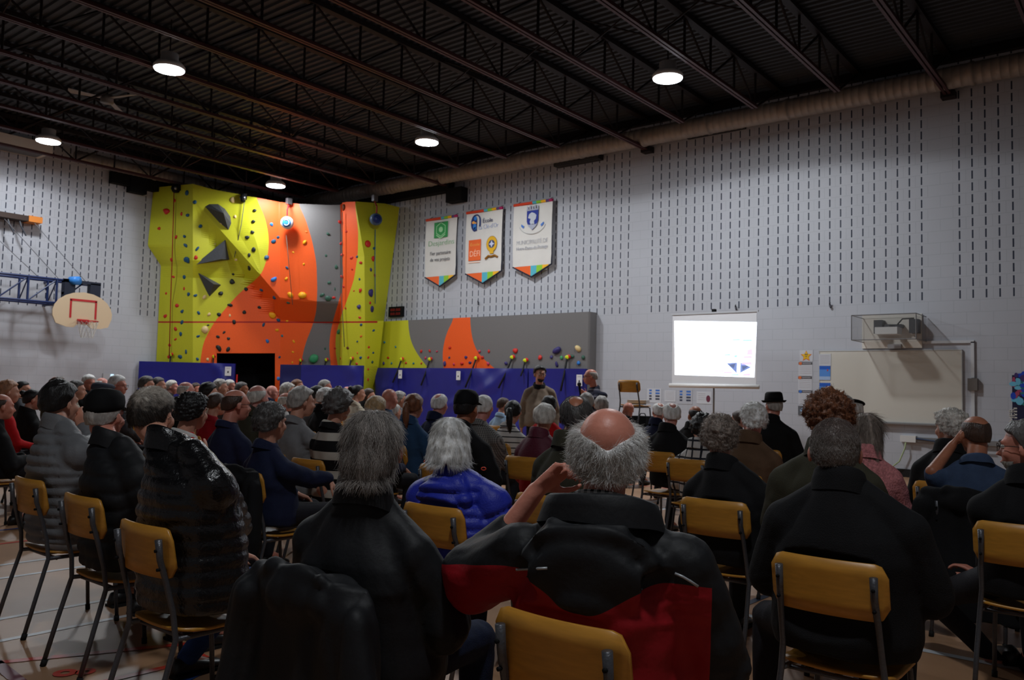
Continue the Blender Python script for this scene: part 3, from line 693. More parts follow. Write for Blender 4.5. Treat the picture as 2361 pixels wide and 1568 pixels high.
text_mb(b, 'Fier partenaire', .13, (.17*w_, yb, .37*h), XD, ZD, ND, 4, width=.66*w_)
text_mb(b, 'de vos projets', .13, (.18*w_, yb, .26*h), XD, ZD, ND, 4, width=.63*w_)
b.build('print', [m_dg, m_lg, mat('deep_green', (10, 80, 36), .6), m_tg, m_tk], e, fix=False)
# banner 2
e, w_, h = banner(1077, 1160, 490, 481, 632, '')
tag(e, 'white banner with blue key logo, orange square and gold badge', 'banner')
b = MB(); n = 24
def disc(mb, cx, cz, rx, rz, y, mi, a0=0, a1=2*math.pi, n=24): mb.prism([(cx+rx*math.cos(a0+(a1-a0)*k/n), y, cz+rz*math.sin(a0+(a1-a0)*k/n)) for k in range(n if a1-a0 > 6.2 else n+1)], (0, -1, 0), .002, mi)
cx, cz = .27*w_, .81*h; disc(b, cx, cz, .145, .215, yb, 0, math.pi/2, 3*math.pi/2); b.b2((cx-.001, yb-.002, cz-.2), (cx+.055, yb, cz+.12), 0)
disc(b, cx+.0, cz+.12, .05, .05, yb-.003, 1); disc(b, cx-.02, cz-.08, .05, .07, yb-.003, 1); disc(b, cx-.06, cz+.02, .05, .035, yb-.003, 2); disc(b, cx+.01, cz-.0, .03, .02, yb-.003, 2); disc(b, cx+.0, cz-.13, .04, .03, yb-.003, 1)
mbq = [(cx+.03+.13*math.cos(a), yb-.001, cz+.06+.15*math.sin(a)) for a in np.linspace(2.4, 0, 12)]+[(cx+.16, yb-.001, cz-.05), (cx+.15, yb-.001, cz-.09)]
b.tube(mbq, [.006+.02*k/13 for k in range(14)], 5, 0)
text_mb(b, 'École', .14, (.47*w_, yb, .80*h), XD, ZD, ND, 3, width=.27*w_); text_mb(b, "La Clé-d'Or", .16, (.36*w_, yb, .70*h), XD, ZD, ND, 4, width=.54*w_, offset=-.003)
b.b2((.10*w_, yb-.003, .20*h), (.44*w_, yb, .54*h), 5); text_mb(b, 'École', .10, (.14*w_, yb-.003, .44*h), XD, ZD, ND, 2, width=.26*w_)
text_mb(b, 'DÉFI', .2, (.13*w_, yb-.003, .27*h), XD, ZD, ND, 6, width=.28*w_); b.b2((.10*w_, yb-.003, .165*h), (.42*w_, yb, .18*h), 7)
cx, cz = .74*w_, .44*h; disc(b, cx, cz, .175, .20, yb, 8); disc(b, cx, cz, .165, .19, yb-.002, 9); disc(b, cx, cz, .10, .10, yb-.004, 3)
b.prism([(cx+r_*math.cos(a), yb-.006, cz+r_*math.sin(a)) for a, r_ in [(math.pi/4*k, .09 if k % 2 == 0 else .04) for k in range(8)]], (0, -1, 0), .002, 10)
b.b2((cx-.06, yb-.003, cz-.24), (cx+.06, yb, cz-.18), 9)
b.tube([(cx-.2, yb, cz-.36), (cx-.1, yb, cz-.29), (cx, yb, cz-.31), (cx+.1, yb, cz-.29), (cx+.2, yb, cz-.34)], .026, 5, 8)
b.build('print', [mat('logo_navy', (20, 44, 104), .6), mat('logo_blue', (40, 120, 200), .6), mat('logo_gold', (226, 160, 70), .6), mat('ink_navy', (60, 70, 104), .6), mat('soft_blue_lettering', (140, 160, 208), .6), m_or,
    mat('pale_orange', (246, 190, 160), .6), mat('peach', (240, 200, 180), .6), mat('badge_brown', (150, 100, 30), .6), mat('badge_gold', (220, 170, 24), .6), mat('badge_white', (200, 204, 230), .6)], e, fix=False)
# banner 3
e, w_, h = banner(1186, 1275, 474, 461, 617, '')
tag(e, 'largest white banner with blue shield crest, farthest right of the three', 'banner')
b = MB(); cx, cz = .51*w_, .76*h
b.prism([(cx+a, yb, cz+c_) for a, c_ in ((-.17, .17), (.17, .17), (.17, -.08), (.12, -.2), (0, -.30), (-.12, -.2), (-.17, -.08))], (0, -1, 0), .002, 0)
b.prism([(cx+a, yb-.003, cz+c_) for a, c_ in ((-.13, .0), (-.10, .09), (-.02, .13), (.06, .10), (.12, .05), (.10, -.04), (.05, -.08), (.06, -.17), (-.05, -.16), (-.08, -.1), (-.05, -.03))], (0, -1, 0), .002, 1)
b.prism([(cx+a, yb-.003, cz+c_) for a, c_ in ((-.15, -.15), (-.08, -.17), (0, -.15), (.08, -.17), (.15, -.15), (.10, -.22), (0, -.29), (-.10, -.22))], (0, -1, 0), .002, 2)
for k in range(5): b.b2((cx-.17+k*.075, yb-.003, cz+.20), (cx-.13+k*.075, yb, cz+.28+.02*(k % 2)), 2)
b.b2((cx-.18, yb-.003, cz+.175), (cx+.18, yb, cz+.205), 2)
for s_ in (-1, 1): b.prism([(cx+s_*a, yb, cz+c_) for a, c_ in ((.24, -.19), (.33, -.13), (.34, -.18), (.27, -.24))], (0, -1, 0), .002, 3)
b.tube([(cx+.40*math.cos(a), yb, cz-.13+.26*math.sin(a)) for a in np.linspace(math.pi*1.08, math.pi*1.92, 14)], .007, 4, 4)
text_mb(b, 'MUNICIPALITÉ DE', .15, (.10*w_, yb, .345*h), XD, ZD, ND, 5, width=.80*w_, offset=-.003); text_mb(b, 'Notre-Dame-du-Portage', .11, (.10*w_, yb, .26*h), XD, ZD, ND, 5, width=.80*w_)
b.build('print', [mat('crest_blue', (22, 46, 140), .6), mat('crest_white', (190, 196, 206), .6), mat('crest_grey', (168, 172, 190), .6), mat('crest_leaf_blue', (70, 120, 200), .6), mat('crest_scroll', (190, 190, 190), .6), mat('faint_grey_lettering', (168, 170, 180), .6)], e, fix=False)

# LED clock
A = hR(896, 731, -.06); B = hR(929, 706, -.06); e = empty('wall_clock', (A[0], 0, A[2])); w_ = B[0]-A[0]; h = B[2]-A[2]
MB().b2((0, -.07, 0), (w_, 0, h)).build('case', M_BLACK, e)
b = MB(); text_mb(b, '88:88', .1, (.07, -.071, h*.56), XD, ZD, ND, 0, width=w_*.7); text_mb(b, '88:88', .1, (.07, -.071, h*.16), XD, ZD, ND, 0, width=w_*.7)
b.build('digits', mat('dim_red_led', (110, 14, 20), .5, emit=.25), e, fix=False); tag(e, 'small black digital clock with dim red digits under the banners', 'clock')

# ---------------------------------------------------------------- projection screen on tripod
YS = -1.5
TL, TR, BL, BR = hR(1549, 727, YS), hR(1750, 719, YS), hR(1545, 886, YS), hR(1746, 892, YS)
xa, xb = (TL[0]+BL[0])/2, (TR[0]+BR[0])/2; zt, zb_ = (TL[2]+TR[2])/2, (BL[2]+BR[2])/2; xm = (xa+xb)/2
e = empty('projection_screen', (xm, YS, 0))
MB().b2((xa-xm+.03, -.004, zb_), (xb-xm-.03, .004, zt)).build('fabric', mat('screen_fabric', (220, 220, 224), .8), e)
MB().cyl((xa-xm-.02, 0, zb_-.01), (xb-xm+.02, 0, zb_-.01), .04, 14).build('case', M_WHITE, e, True)
MB().b2((xa-xm, -.015, zt), (xb-xm, .015, zt+.03)).build('top_bar', mat('pale_grey_paint', (185, 187, 192), .5), e)
MB().cyl((0, .05, .12), (0, .05, zt+.06), .016, 10).build('pole', mat('satin_steel', (120, 122, 124), .35, .7), e, True)
MB().box((0, .03, zt+.06), (.06, .08, .05)).build('top_hook', M_BLACK, e)
for s_, a in ((0, 2.7), (1, .45), (2, -1.57)):
    c, s2 = math.cos(a), math.sin(a); MB().tube([(0, .05, .95), (c*.12, .05+s2*.12, .95), (c*.62, .05+s2*.45, .03)], .017, 8).build('tripod_leg', M_WHITE, e, True)
IL, IR, IBL, IBR = hR(1555, 740, YS-.006), hR(1745, 743, YS-.006), hR(1556, 864, YS-.006), hR(1739, 870, YS-.006)
ip = [p-np.array([xm, YS, 0]) for p in (IBL, IBR, IR, IL)]
MB().add([tuple(p) for p in ip], [(0, 1, 2, 3)]).build('projected_image', mat('projected_white', (236, 244, 255), .8, emit=3.2), e, fix=False)
bi = lambda a, b: (ip[0]*(1-a)+ip[1]*a)*(1-b)+(ip[3]*(1-a)+ip[2]*a)*b+np.array([0, -.003, 0])
b = MB()
def quadp(pts, mi, dy=0): b.add([tuple(bi(x, y)+np.array([0, -dy, 0])) for x, y in pts], [tuple(range(len(pts)))], mi)
quadp([(.66, .24), (.79, .26), (.79, .06)], 0); quadp([(.83, .26), (.96, .18), (.83, .07)], 0); quadp([(.69, .21), (.77, .24), (.75, .15)], 1, .001); quadp([(.85, .2), (.93, .2), (.86, .12)], 1, .001)
for x, y, w_, h, mi in ((.72, .66, .1, .03, 2), (.84, .65, .12, .035, 2), (.63, .38, .08, .03, 2), (.75, .35, .04, .05, 2), (.86, .34, .11, .05, 3), (.84, .22, .13, .06, 3), (.48, .08, .16, .03, 3), (.62, .05, .12, .04, 3),
                     (.42, .01, .18, .03, 3), (.86, .02, .1, .05, 3), (.9, .4, .07, .12, 3), (.72, .02, .1, .03, 2), (.48, .33, .06, .02, 2)):
    quadp([(x, y), (x+w_, y+.005), (x+w_*.9, y+h), (x+w_*.1, y+h*.8)], mi)
b.build('projected_shapes', [mat('projected_slate', (120, 140, 196), .8, emit=.8), mat('projected_shade', (96, 110, 150), .8, emit=.7), mat('projected_mint', (176, 226, 236), .8, emit=.75), mat('projected_pink', (232, 206, 240), .8, emit=.8)], e, fix=False)
tag(e, 'white tripod projection screen showing a bright overexposed slide', 'projection screen')

# ---------------------------------------------------------------- papers on the slotted wall
m_pap = mat('white_paper', (198, 200, 206), .7); m_pink = mat('pinkish_paper', (196, 188, 190), .7)
def sheet(u, v, w_, h, label, kind='plain', m=m_pap, cat='poster'):
    P = hR(u, v, -.004); e = empty('wall_sheet' if kind != 'art' else 'poster', (P[0], 0, P[2]))
    MB().b2((-w_/2, -.006, -h/2), (w_/2, 0, h/2)).build('paper', m, e); b = MB(); y = -.007; mats = [M_BLACK]
    if kind == 'arrows':
        mats = [mat('print_blue', (60, 110, 190), .6), mat('print_dark', (56, 60, 78), .6)]
        for cx_, s_ in ((-.25, .06), (.25, .10)):
            for k in range(4): b.b2((cx_*w_-s_*.5, y-.001, h*(.30-.2*k)), (cx_*w_+s_*.5, y, h*(.42-.2*k)), 0 if k < 2 else 1)
    elif kind == 'dot':
        mats = [mat('print_maroon', (100, 40, 60), .6), mat('faint_print', (176, 170, 176), .6)]
        disc(b, w_*.3, -.02, .045, .07, y, 0)
        for k in range(4): b.b2((-w_*.4, y-.001, h*(.3-.16*k)), (w_*.1, y, h*(.33-.16*k)), 1)
    elif kind == 'faint':
        mats = [mat('faint_print', (176, 170, 176), .6)]
        for k in range(6): b.b2((-w_*.4, y-.001, h*(.36-.13*k)), (w_*.38, y, h*(.38-.13*k)), 0)
    elif kind == 'star':
        mats = [mat('star_yellow', (232, 186, 30), .6), mat('star_orange', (214, 96, 30), .6), mat('print_dark', (56, 60, 78), .6)]
        r_ = w_*.44
        b.prism([(r_*q*math.sin(a), y, r_*q*math.cos(a)-.01) for a, q in [(math.pi*k/5, 1.0 if k % 2 == 0 else .48) for k in range(10)]], (0, -1, 0), .001, 1)
        b.prism([(r_*.82*q*math.sin(a), y-.002, r_*.82*q*math.cos(a)-.005) for a, q in [(math.pi*k/5, 1.0 if k % 2 == 0 else .5) for k in range(10)]], (0, -1, 0), .001, 0)
        for sx in (-1, 1): disc(b, sx*r_*.14, .02, .009, .016, y-.004, 2)
        b.prism([(r_*.2*math.cos(a), y-.004, -r_*.12+r_*.1*math.sin(a)) for a in np.linspace(math.pi, 2*math.pi, 9)], (0, -1, 0), .001, 2)
    elif kind in ('head', 'headb'):
        mats = [mat('heading_grey', (84, 84, 88), .6), mat('print_orange', (214, 110, 60), .6) if kind == 'head' else mat('print_blue', (60, 110, 190), .6), mat('faint_print', (176, 170, 176), .6)]
        b.b2((-w_/2, y-.001, h*.32), (w_/2, y, h*.5), 0); disc(b, -w_*.36, h*.41, .03, .03, y-.002, 1)
        b.b2((-w_*.2, y-.003, h*.385), (w_*.4, y-.001, h*.43), 2)
        for k in range(5): b.b2((-w_*.42, y-.001, h*(.2-.13*k)), (w_*.42, y, h*(.22-.13*k)), 2)
    elif kind == 'photo':
        mats = [mat('photo_grey', (96, 98, 104), .5), mat('photo_sky', (150, 190, 226), .5), mat('photo_light', (190, 200, 204), .5)]
        b.b2((-w_*.5, y-.001, -h*.45), (w_*.5, y, h*.45), 0); disc(b, -w_*.15, h*.05, .05, .04, y-.002, 1); b.b2((-w_*.3, y-.003, -h*.4), (w_*.1, y-.001, -h*.2), 2)
    elif kind == 'sky':
        mats = [mat('sky_deep', (36, 92, 190), .5), mat('sky_mid', (84, 140, 214), .5), mat('sky_pale', (160, 186, 222), .5), mat('print_red', (190, 70, 70), .5)]
        for k in range(4): b.b2((-w_*.5, y-.001, h*(.25-.25*k)), (w_*.5, y, h*(.5-.25*k)), [0, 1, 1, 2][k])
        disc(b, w_*.25, h*.2, .012, .02, y-.002, 3)
    elif kind == 'art':
        mats = [mat('art_violet', (70, 50, 110), .5), mat('art_blue', (30, 70, 190), .5), mat('art_cyan', (110, 190, 220), .5), mat('art_teal', (40, 120, 120), .5), mat('art_navy', (26, 26, 60), .5), mat('art_cream', (200, 196, 190), .5), mat('art_rose', (170, 70, 100), .5)]
        b.b2((-w_*.5, y-.001, -h*.5), (w_*.5, y, h*.5), 4)
        rg = np.random.default_rng(4)
        for k in range(46):
            mi = [0, 1, 2, 3, 2, 1, 6][k % 7]; disc(b, (rg.random()-.5)*w_*.86, (rg.random()*.62-.1)*h, .02+.04*rg.random(), .015+.05*rg.random(), y-.002-.0002*k, mi, n=9)
        text_mb(b, 'MER', .12, (-w_*.35, y-.002, -h*.46), ZD*1.0, -XD, ND, 5, depth=.001)
        for k in range(5): b.b2((-w_*.42, y-.003, -h*.44+k*.05), (-w_*.2, y-.001, -h*.41+k*.05), 5)
    if b.n: b.build('print', mats, e, fix=False)
    tag(e, label, cat); return e
sheet(1508, 912, .34, .30, 'paper with blue arrow prints right of the raised chair', 'arrows'); sheet(1545, 913, .26, .24, 'blank white paper between the two arrow prints', 'faint')
sheet(1579, 915, .34, .30, 'paper with blue arrow prints left of the screen pole', 'arrows', M_WALLR); sheet(1623, 917, .32, .25, 'paper with a dark maroon spot beside the screen pole', 'dot')
sheet(1859, 820, .25, .21, 'white sheet with a yellow smiling star left of the whiteboard', 'star')
for (u, v), k, lb in (((1857, 851), 'head', 'first headed notice under the star sheet'), ((1856, 884), 'head', 'second headed notice under the star sheet'), ((1857, 916), 'headb', 'third notice under the star sheet, with a blue dot')): sheet(u, v, .26, .26, lb, k)
sheet(1856, 947, .26, .20, 'grey photograph sheet lowest under the star sheet', 'photo')
sheet(2352, 922, .22, .80, 'tall violet and blue poster at the right edge', 'art')

# ---------------------------------------------------------------- whiteboard with pinned prints
A = hR(1889, 966, -.03); B = hR(2217, 807, -.03); e = empty('whiteboard', (A[0], 0, A[2])); w_ = B[0]-A[0]; h = B[2]-A[2]
MB().b2((0, -.03, 0), (w_, 0, h)).build('panel', mat('ivory_whiteboard', (206, 202, 192), .35), e)
b = MB()
for lo, hi in (((-.01, -.036, -.012), (w_+.01, 0, .006)), ((-.01, -.036, h-.006), (w_+.01, 0, h+.012)), ((-.01, -.036, 0), (.006, 0, h)), ((w_-.006, -.036, 0), (w_+.01, 0, h))): b.b2(lo, hi)
b.build('frame', mat('pale_aluminium', (186, 186, 184), .45, .2), e)
MB().b2((w_*.25, -.10, -.035), (w_*.95, 0, -.015)).build('pen_tray', mat('grey_aluminium', (150, 150, 152), .4, .5), e)
tag(e, 'wide ivory whiteboard on the slotted wall at right', 'whiteboard')
def pinned(u, v, w_, h, lb, kind):
    s_ = sheet(u, v, w_, h, lb, kind); P = hR(u, v, -.036); s_.location = (P[0], -.0315, P[2]); return s_
pinned(1902, 830, .22, .22, 'white sheet with a small bird emblem on the whiteboard', 'faint'); pinned(1902, 860, .20, .26, 'upper blue sky print on the whiteboard', 'sky'); pinned(1902, 899, .20, .26, 'lower blue sky print on the whiteboard', 'sky')

# projector in a clear box above the whiteboard
y0 = -.75; A = hR(1963, 784, y0); B = hR(2112, 722, y0)
PX0, PX1 = hR(1988, 800, -.02)[0], hR(2126, 800, -.02)[0]; PZ0, PZ1 = hR(2050, 803, -.02)[2], hR(2100, 724, -.02)[2]
e = empty('projector_box', ((PX0+PX1)/2, 0, PZ0)); O = np.array([(PX0+PX1)/2, 0, PZ0])
MB().b2((PX0-O[0], -.03, 0), (PX1-O[0], 0, PZ1-PZ0)).build('backing_board', mat('cream_board', (212, 206, 196), .6), e)
m_ac = bpy.data.materials.new('clear_acrylic'); m_ac.use_nodes = True; nt = m_ac.node_tree; nt.nodes.clear()
o_ = nt.nodes.new('ShaderNodeOutputMaterial'); tr = nt.nodes.new('ShaderNodeBsdfTransparent'); gl = nt.nodes.new('ShaderNodeBsdfGlossy'); gl.inputs['Roughness'].default_value = .15; df = nt.nodes.new('ShaderNodeBsdfDiffuse'); df.inputs[0].default_value = (.55, .55, .56, 1)
tr.inputs[0].default_value = (.95, .95, .95, 1); m1 = nt.nodes.new('ShaderNodeMixShader'); m1.inputs[0].default_value = .05; m2 = nt.nodes.new('ShaderNodeMixShader'); m2.inputs[0].default_value = .035
nt.links.new(tr.outputs[0], m1.inputs[1]); nt.links.new(gl.outputs[0], m1.inputs[2]); nt.links.new(m1.outputs[0], m2.inputs[1]); nt.links.new(df.outputs[0], m2.inputs[2]); nt.links.new(m2.outputs[0], o_.inputs[0])
ax0, ax1, az0, az1 = A[0]-O[0], B[0]-O[0], A[2]-O[2], B[2]-O[2]
for nm, lo, hi in (('clear_panel', (ax0, y0, az0), (ax1, y0+.008, az1)), ('clear_panel', (ax0, y0, az0), (ax0+.008, -.03, az1)), ('clear_panel', (ax1-.008, y0, az0), (ax1, -.03, az1)), ('clear_panel', (ax0, y0, az1-.008), (ax1, -.03, az1)), ('clear_panel', (ax0, y0, az0), (ax1, -.03, az0+.008))):
    MB().b2(lo, hi).build(nm, m_ac, e)
m_edge = mat('acrylic_edge', (120, 120, 122), .3)
b = MB()
for x in (ax0, ax1):
    for z in (az0, az1): b.tube([(x, y0, z), (x, -.03, z)], .008, 4)
    b.tube([(x, y0, az0), (x, y0, az1)], .008, 4)
for z in (az0, az1): b.tube([(ax0, y0, z), (ax1, y0, z)], .008, 4)
b.build('edge_strip', m_edge, e)
xc = (ax0+ax1)/2
MB().b2((xc-.16, y0+.1, az0+.10), (xc+.20, y0+.42, az0+.22)).build('projector', M_WHITE, e)
MB().b2((xc-.03, y0+.2, az0+.22), (xc+.05, -.03, az0+.27)).b2((xc-.12, -.2, az0+.24), (xc+.16, -.03, az0+.3)).build('bracket', mat('dark_bracket', (60, 60, 64), .5), e)
for x in (ax0+.30, ax1-.16): MB().b2((x-.07, -.24, az0+.14), (x+.07, -.03, az0+.38)).build('speaker', mat('dark_bracket', (60, 60, 64), .5), e)
MB().tube([(xc+.1, -.2, az0+.3), (xc+.2, -.3, az0+.38), (xc+.34, -.12, az0+.40)], .012, 6).build('cable', M_BLACK, e)
MB().b2((xc-.1, -.08, -.01), (xc+.12, -.03, .07)).build('sensor_bar', mat('silver_plastic', (160, 160, 162), .4), e)
tag(e, 'projector in a clear box above the whiteboard', 'projector')

# conduit
m_con = mat('white_conduit', (200, 202, 206), .5)
a, b_, c_ = hR(2127, 788, -.02), hR(2243, 788, -.02), hR(2242, 885, -.02); d_ = hR(2241, 965, -.02)
e = empty('wall_conduit', (b_[0], 0, b_[2]))
MB().b2((a[0]-b_[0], -.035, -.02), (.02, 0, .025)).build('horizontal_run', m_con, e); MB().b2((-.03, -.035, c_[2]-b_[2]+.1), (.02, 0, 0)).b2((-.03, -.035, d_[2]-b_[2]-.55), (.02, 0, c_[2]-b_[2]-.1)).build('vertical_run', m_con, e)
MB().b2((-.075, -.075, c_[2]-b_[2]-.11), (.07, 0, c_[2]-b_[2]+.09)).build('junction_box', mat('grey_box', (104, 98, 94), .5), e)
tag(e, 'white surface conduit with grey junction box right of the whiteboard', 'conduit')
A = hR(2084, 1012, -.04); B = hR(2200, 1016, -.04)
e = empty('power_strip', (A[0], 0, A[2]-.04)); MB().b2((0, -.06, 0), (1.9, 0, .08)).build('track', mat('grey_aluminium', (150, 150, 152), .4, .5), e)
MB().b2((-.05, -.09, -.01), (.2, 0, .10)).build('end_socket', M_WHITE, e)
MB().tube([(.2, -.07, .06), (.5, -.10, .03), (.9, -.11, .02), (1.3, -.1, .0)], .016, 6).build('dark_cable', mat('dark_blue_cable', (40, 54, 80), .5), e, True)
MB().tube([(.04, -.07, 0), (.03, -.1, -.12), (-.06, -.1, -.35), (-.25, -.1, -.52), (-.5, -.09, -.60)], .012, 6).build('green_cable', mat('pale_green_cable', (170, 186, 140), .6), e, True)
tag(e, 'grey power track with cables low on the wall under the whiteboard', 'power strip')
for u, v, lb in ((1914, 702, 'small grey hook on the lowest slots left of the projector'), (1697, 707, 'small dark hook on the slots above the screen, right'), (1104, 697, 'tiny dark hook on the wall under the banners')):
    P = hR(u, v, 0); tag(MB().tube([P, P+[0, -.04, 0], P+[.02, -.06, .03]], .012, 6).tube([P+[0, -.02, -.02], P+[.03, -.05, -.06]], .02, 6).build('wall_hook', mat('dark_steel_hook', (60, 62, 70), .5)), lb, 'hook')
# light switch panel on the left wall
P = hL(256, 872, 0); e = empty('wall_switch_panel', tuple(P)); MB().b2((0, -.22, -.12), (.03, .22, .12)).build('plate', mat('pale_grey_paint', (185, 187, 192), .5), e)
MB().b2((.03, -.03, -.06), (.04, .05, .10)).build('glowing_switch', mat('lit_switch', (190, 225, 255), .5, emit=1.2), e); MB().b2((.03, .10, -.04), (.06, .15, .02)).build('knob', M_BLACK, e)
tag(e, 'switch panel with a pale lit window low on the left wall', 'switch panel')

# ---------------------------------------------------------------- basketball backboard, left wall
XBD = 1.25; m_navy = mat('navy_steel', (26, 44, 92), .45, 0, .4)
C0 = hL(190, 722, XBD); e = empty('basketball_hoop', tuple(C0))
fan = [(-.62, -.24), (-.45, -.33), (-.22, -.36), (-.13, -.30), (.13, -.30), (.22, -.36), (.45, -.36), (.62, -.31)]
half = [(.675, -.1), (.68, .02), (.64, .15), (.55, .28), (.40, .39), (.22, .46), (0, .49)]
outl = [(-.60, -.27), (-.35, -.35), (-.2, -.35), (-.12, -.28), (.12, -.28), (.2, -.35), (.42, -.35), (.60, -.30)]+half+[(-x, z) for x, z in half[-2::-1]]
MB().prism([(0, y, z) for y, z in outl], (1, 0, 0), .035).build('backboard', mat('cream_fibreglass', (220, 196, 162), .4), e)
b = MB(); m_rr = mat('hoop_red', (190, 30, 36), .45)
for lo, hi in (((.036, -.31, .27), (.042, .31, .32)), ((.036, -.31, -.13), (.042, -.265, .3)), ((.036, .265, -.13), (.042, .31, .3))): b.b2(lo, hi)
b.build('target_square', m_rr, e)
MB().tube([(.30+.225*math.cos(a), .225*math.sin(a), -.2) for a in np.linspace(0, 2*math.pi, 25)[:-1]], .01, 8, closed=True).box((.05, 0, -.2), (.05, .26, .10)).b2((.05, -.1, -.21), (.12, .1, -.19)).build('rim', m_rr, e)
b = MB()
for k in range(12):
    a = 2*math.pi*k/12
    for s_ in (1, -1): b.tube([(.30+(.225-.1*t)*math.cos(a+s_*t*1.0), (.225-.1*t)*math.sin(a+s_*t*1.0), -.21-.38*t) for t in np.linspace(0, 1, 5)], .005, 4)
b.build('net', mat('net_cord', (200, 198, 192), .8), e)
b = MB()
def LP(u, v, x): return hL(u, v, x)-C0
zt_, zb2 = LP(100, 643, .8)[2], LP(60, 694, .8)[2]; yl, ym, yr = -3.6, LP(140, 650, .9)[1], LP(234, 655, 1.15)[1]
for z in (zt_, zb2):
    for x in (-.25, -.75): b.tube([(x, yl, z), (x, yr, z)], .03, 6)
for y in np.arange(yl, ym+.1, .62):
    for x in (-.25, -.75): b.tube([(x, y, zt_), (x, y, zb2)], .028, 6)
    b.tube([(-.25, y, zt_), (-.75, y, zb2)], .015, 5); b.tube([(-.25, y, zb2), (-.25, y+.62, zt_)], .018, 5)
b.tube([(-1.25, yl+.3, zt_), (-.5, yl+.3, zt_)], .03, 6); b.tube([(-1.25, ym, zt_), (-.5, ym, zt_)], .03, 6); b.tube([(-1.25, ym, zb2), (-.5, ym, zb2)], .03, 6)
b.build('swing_frame', m_navy, e)
b = MB(); b.b2((-.30, ym, -.12), (-.12, ym+.24, zt_+.03)); b.b2((-.30, yr-.24, -.12), (-.12, yr, zt_-.02)); b.b2((-.3, ym, zt_-.05), (-.12, yr, zt_+.02)); b.b2((-.28, ym, zt_-.34), (-.16, yr, zt_-.28)); b.tube([(-.2, ym+.5, zt_-.3), (-.05, ym+.5, 0)], .03, 6); b.b2((-.2, -.3, -.05), (0.0, .3, .1))
b.build('board_carrier', mat('dark_navy_steel', (18, 26, 48), .5), e)
b = MB(); b.cyl((-.2, ym+.16, zt_+.0), (0, ym+.26, zt_+.0), .10, 20); b.build('blue_winch_drum', mat('bright_blue_plastic', (60, 140, 225), .4), e, True)
q = LP(93, 509, .5); b = MB(); top_ = [LP(-20, 430, .3), LP(70, 520, .5)]
for p0_, p1_ in ((LP(10, 505, .5), LP(140, 648, .9)), (LP(-60, 500, .5), LP(90, 640, .9)), (LP(80, 515, .5), LP(200, 652, 1.1))): b.tube([p0_, p1_], .008, 5)
b.build('stay_cable', mat('steel_cable', (120, 120, 126), .4, .5), e)
tag(e, 'cream fan-shaped basketball backboard on a navy swing frame, left wall', 'basketball hoop')
A = hL(0, 500, .3); B = hL(93, 509, .3); e = empty('wall_beam', tuple(B))
MB().b2((-.3, -3.5, -.06), (.06, -.28, .06)).build('beam', mat('dark_brown_wood', (52, 34, 26), .6), e); MB().b2((-.3, -.28, -.07), (.08, .02, .07)).build('orange_end', mat('orange_pine', (210, 126, 50), .5), e)
for y in (-.45, -.7): MB().tube([(0, y, -.08), (.04, y+.02, -.2), (.05, y+.14, -.42)], .02, 6).build('strap', mat('dark_steel_hook', (60, 62, 70), .5), e)
tag(e, 'dark wooden beam with orange end high on the left wall', 'beam')
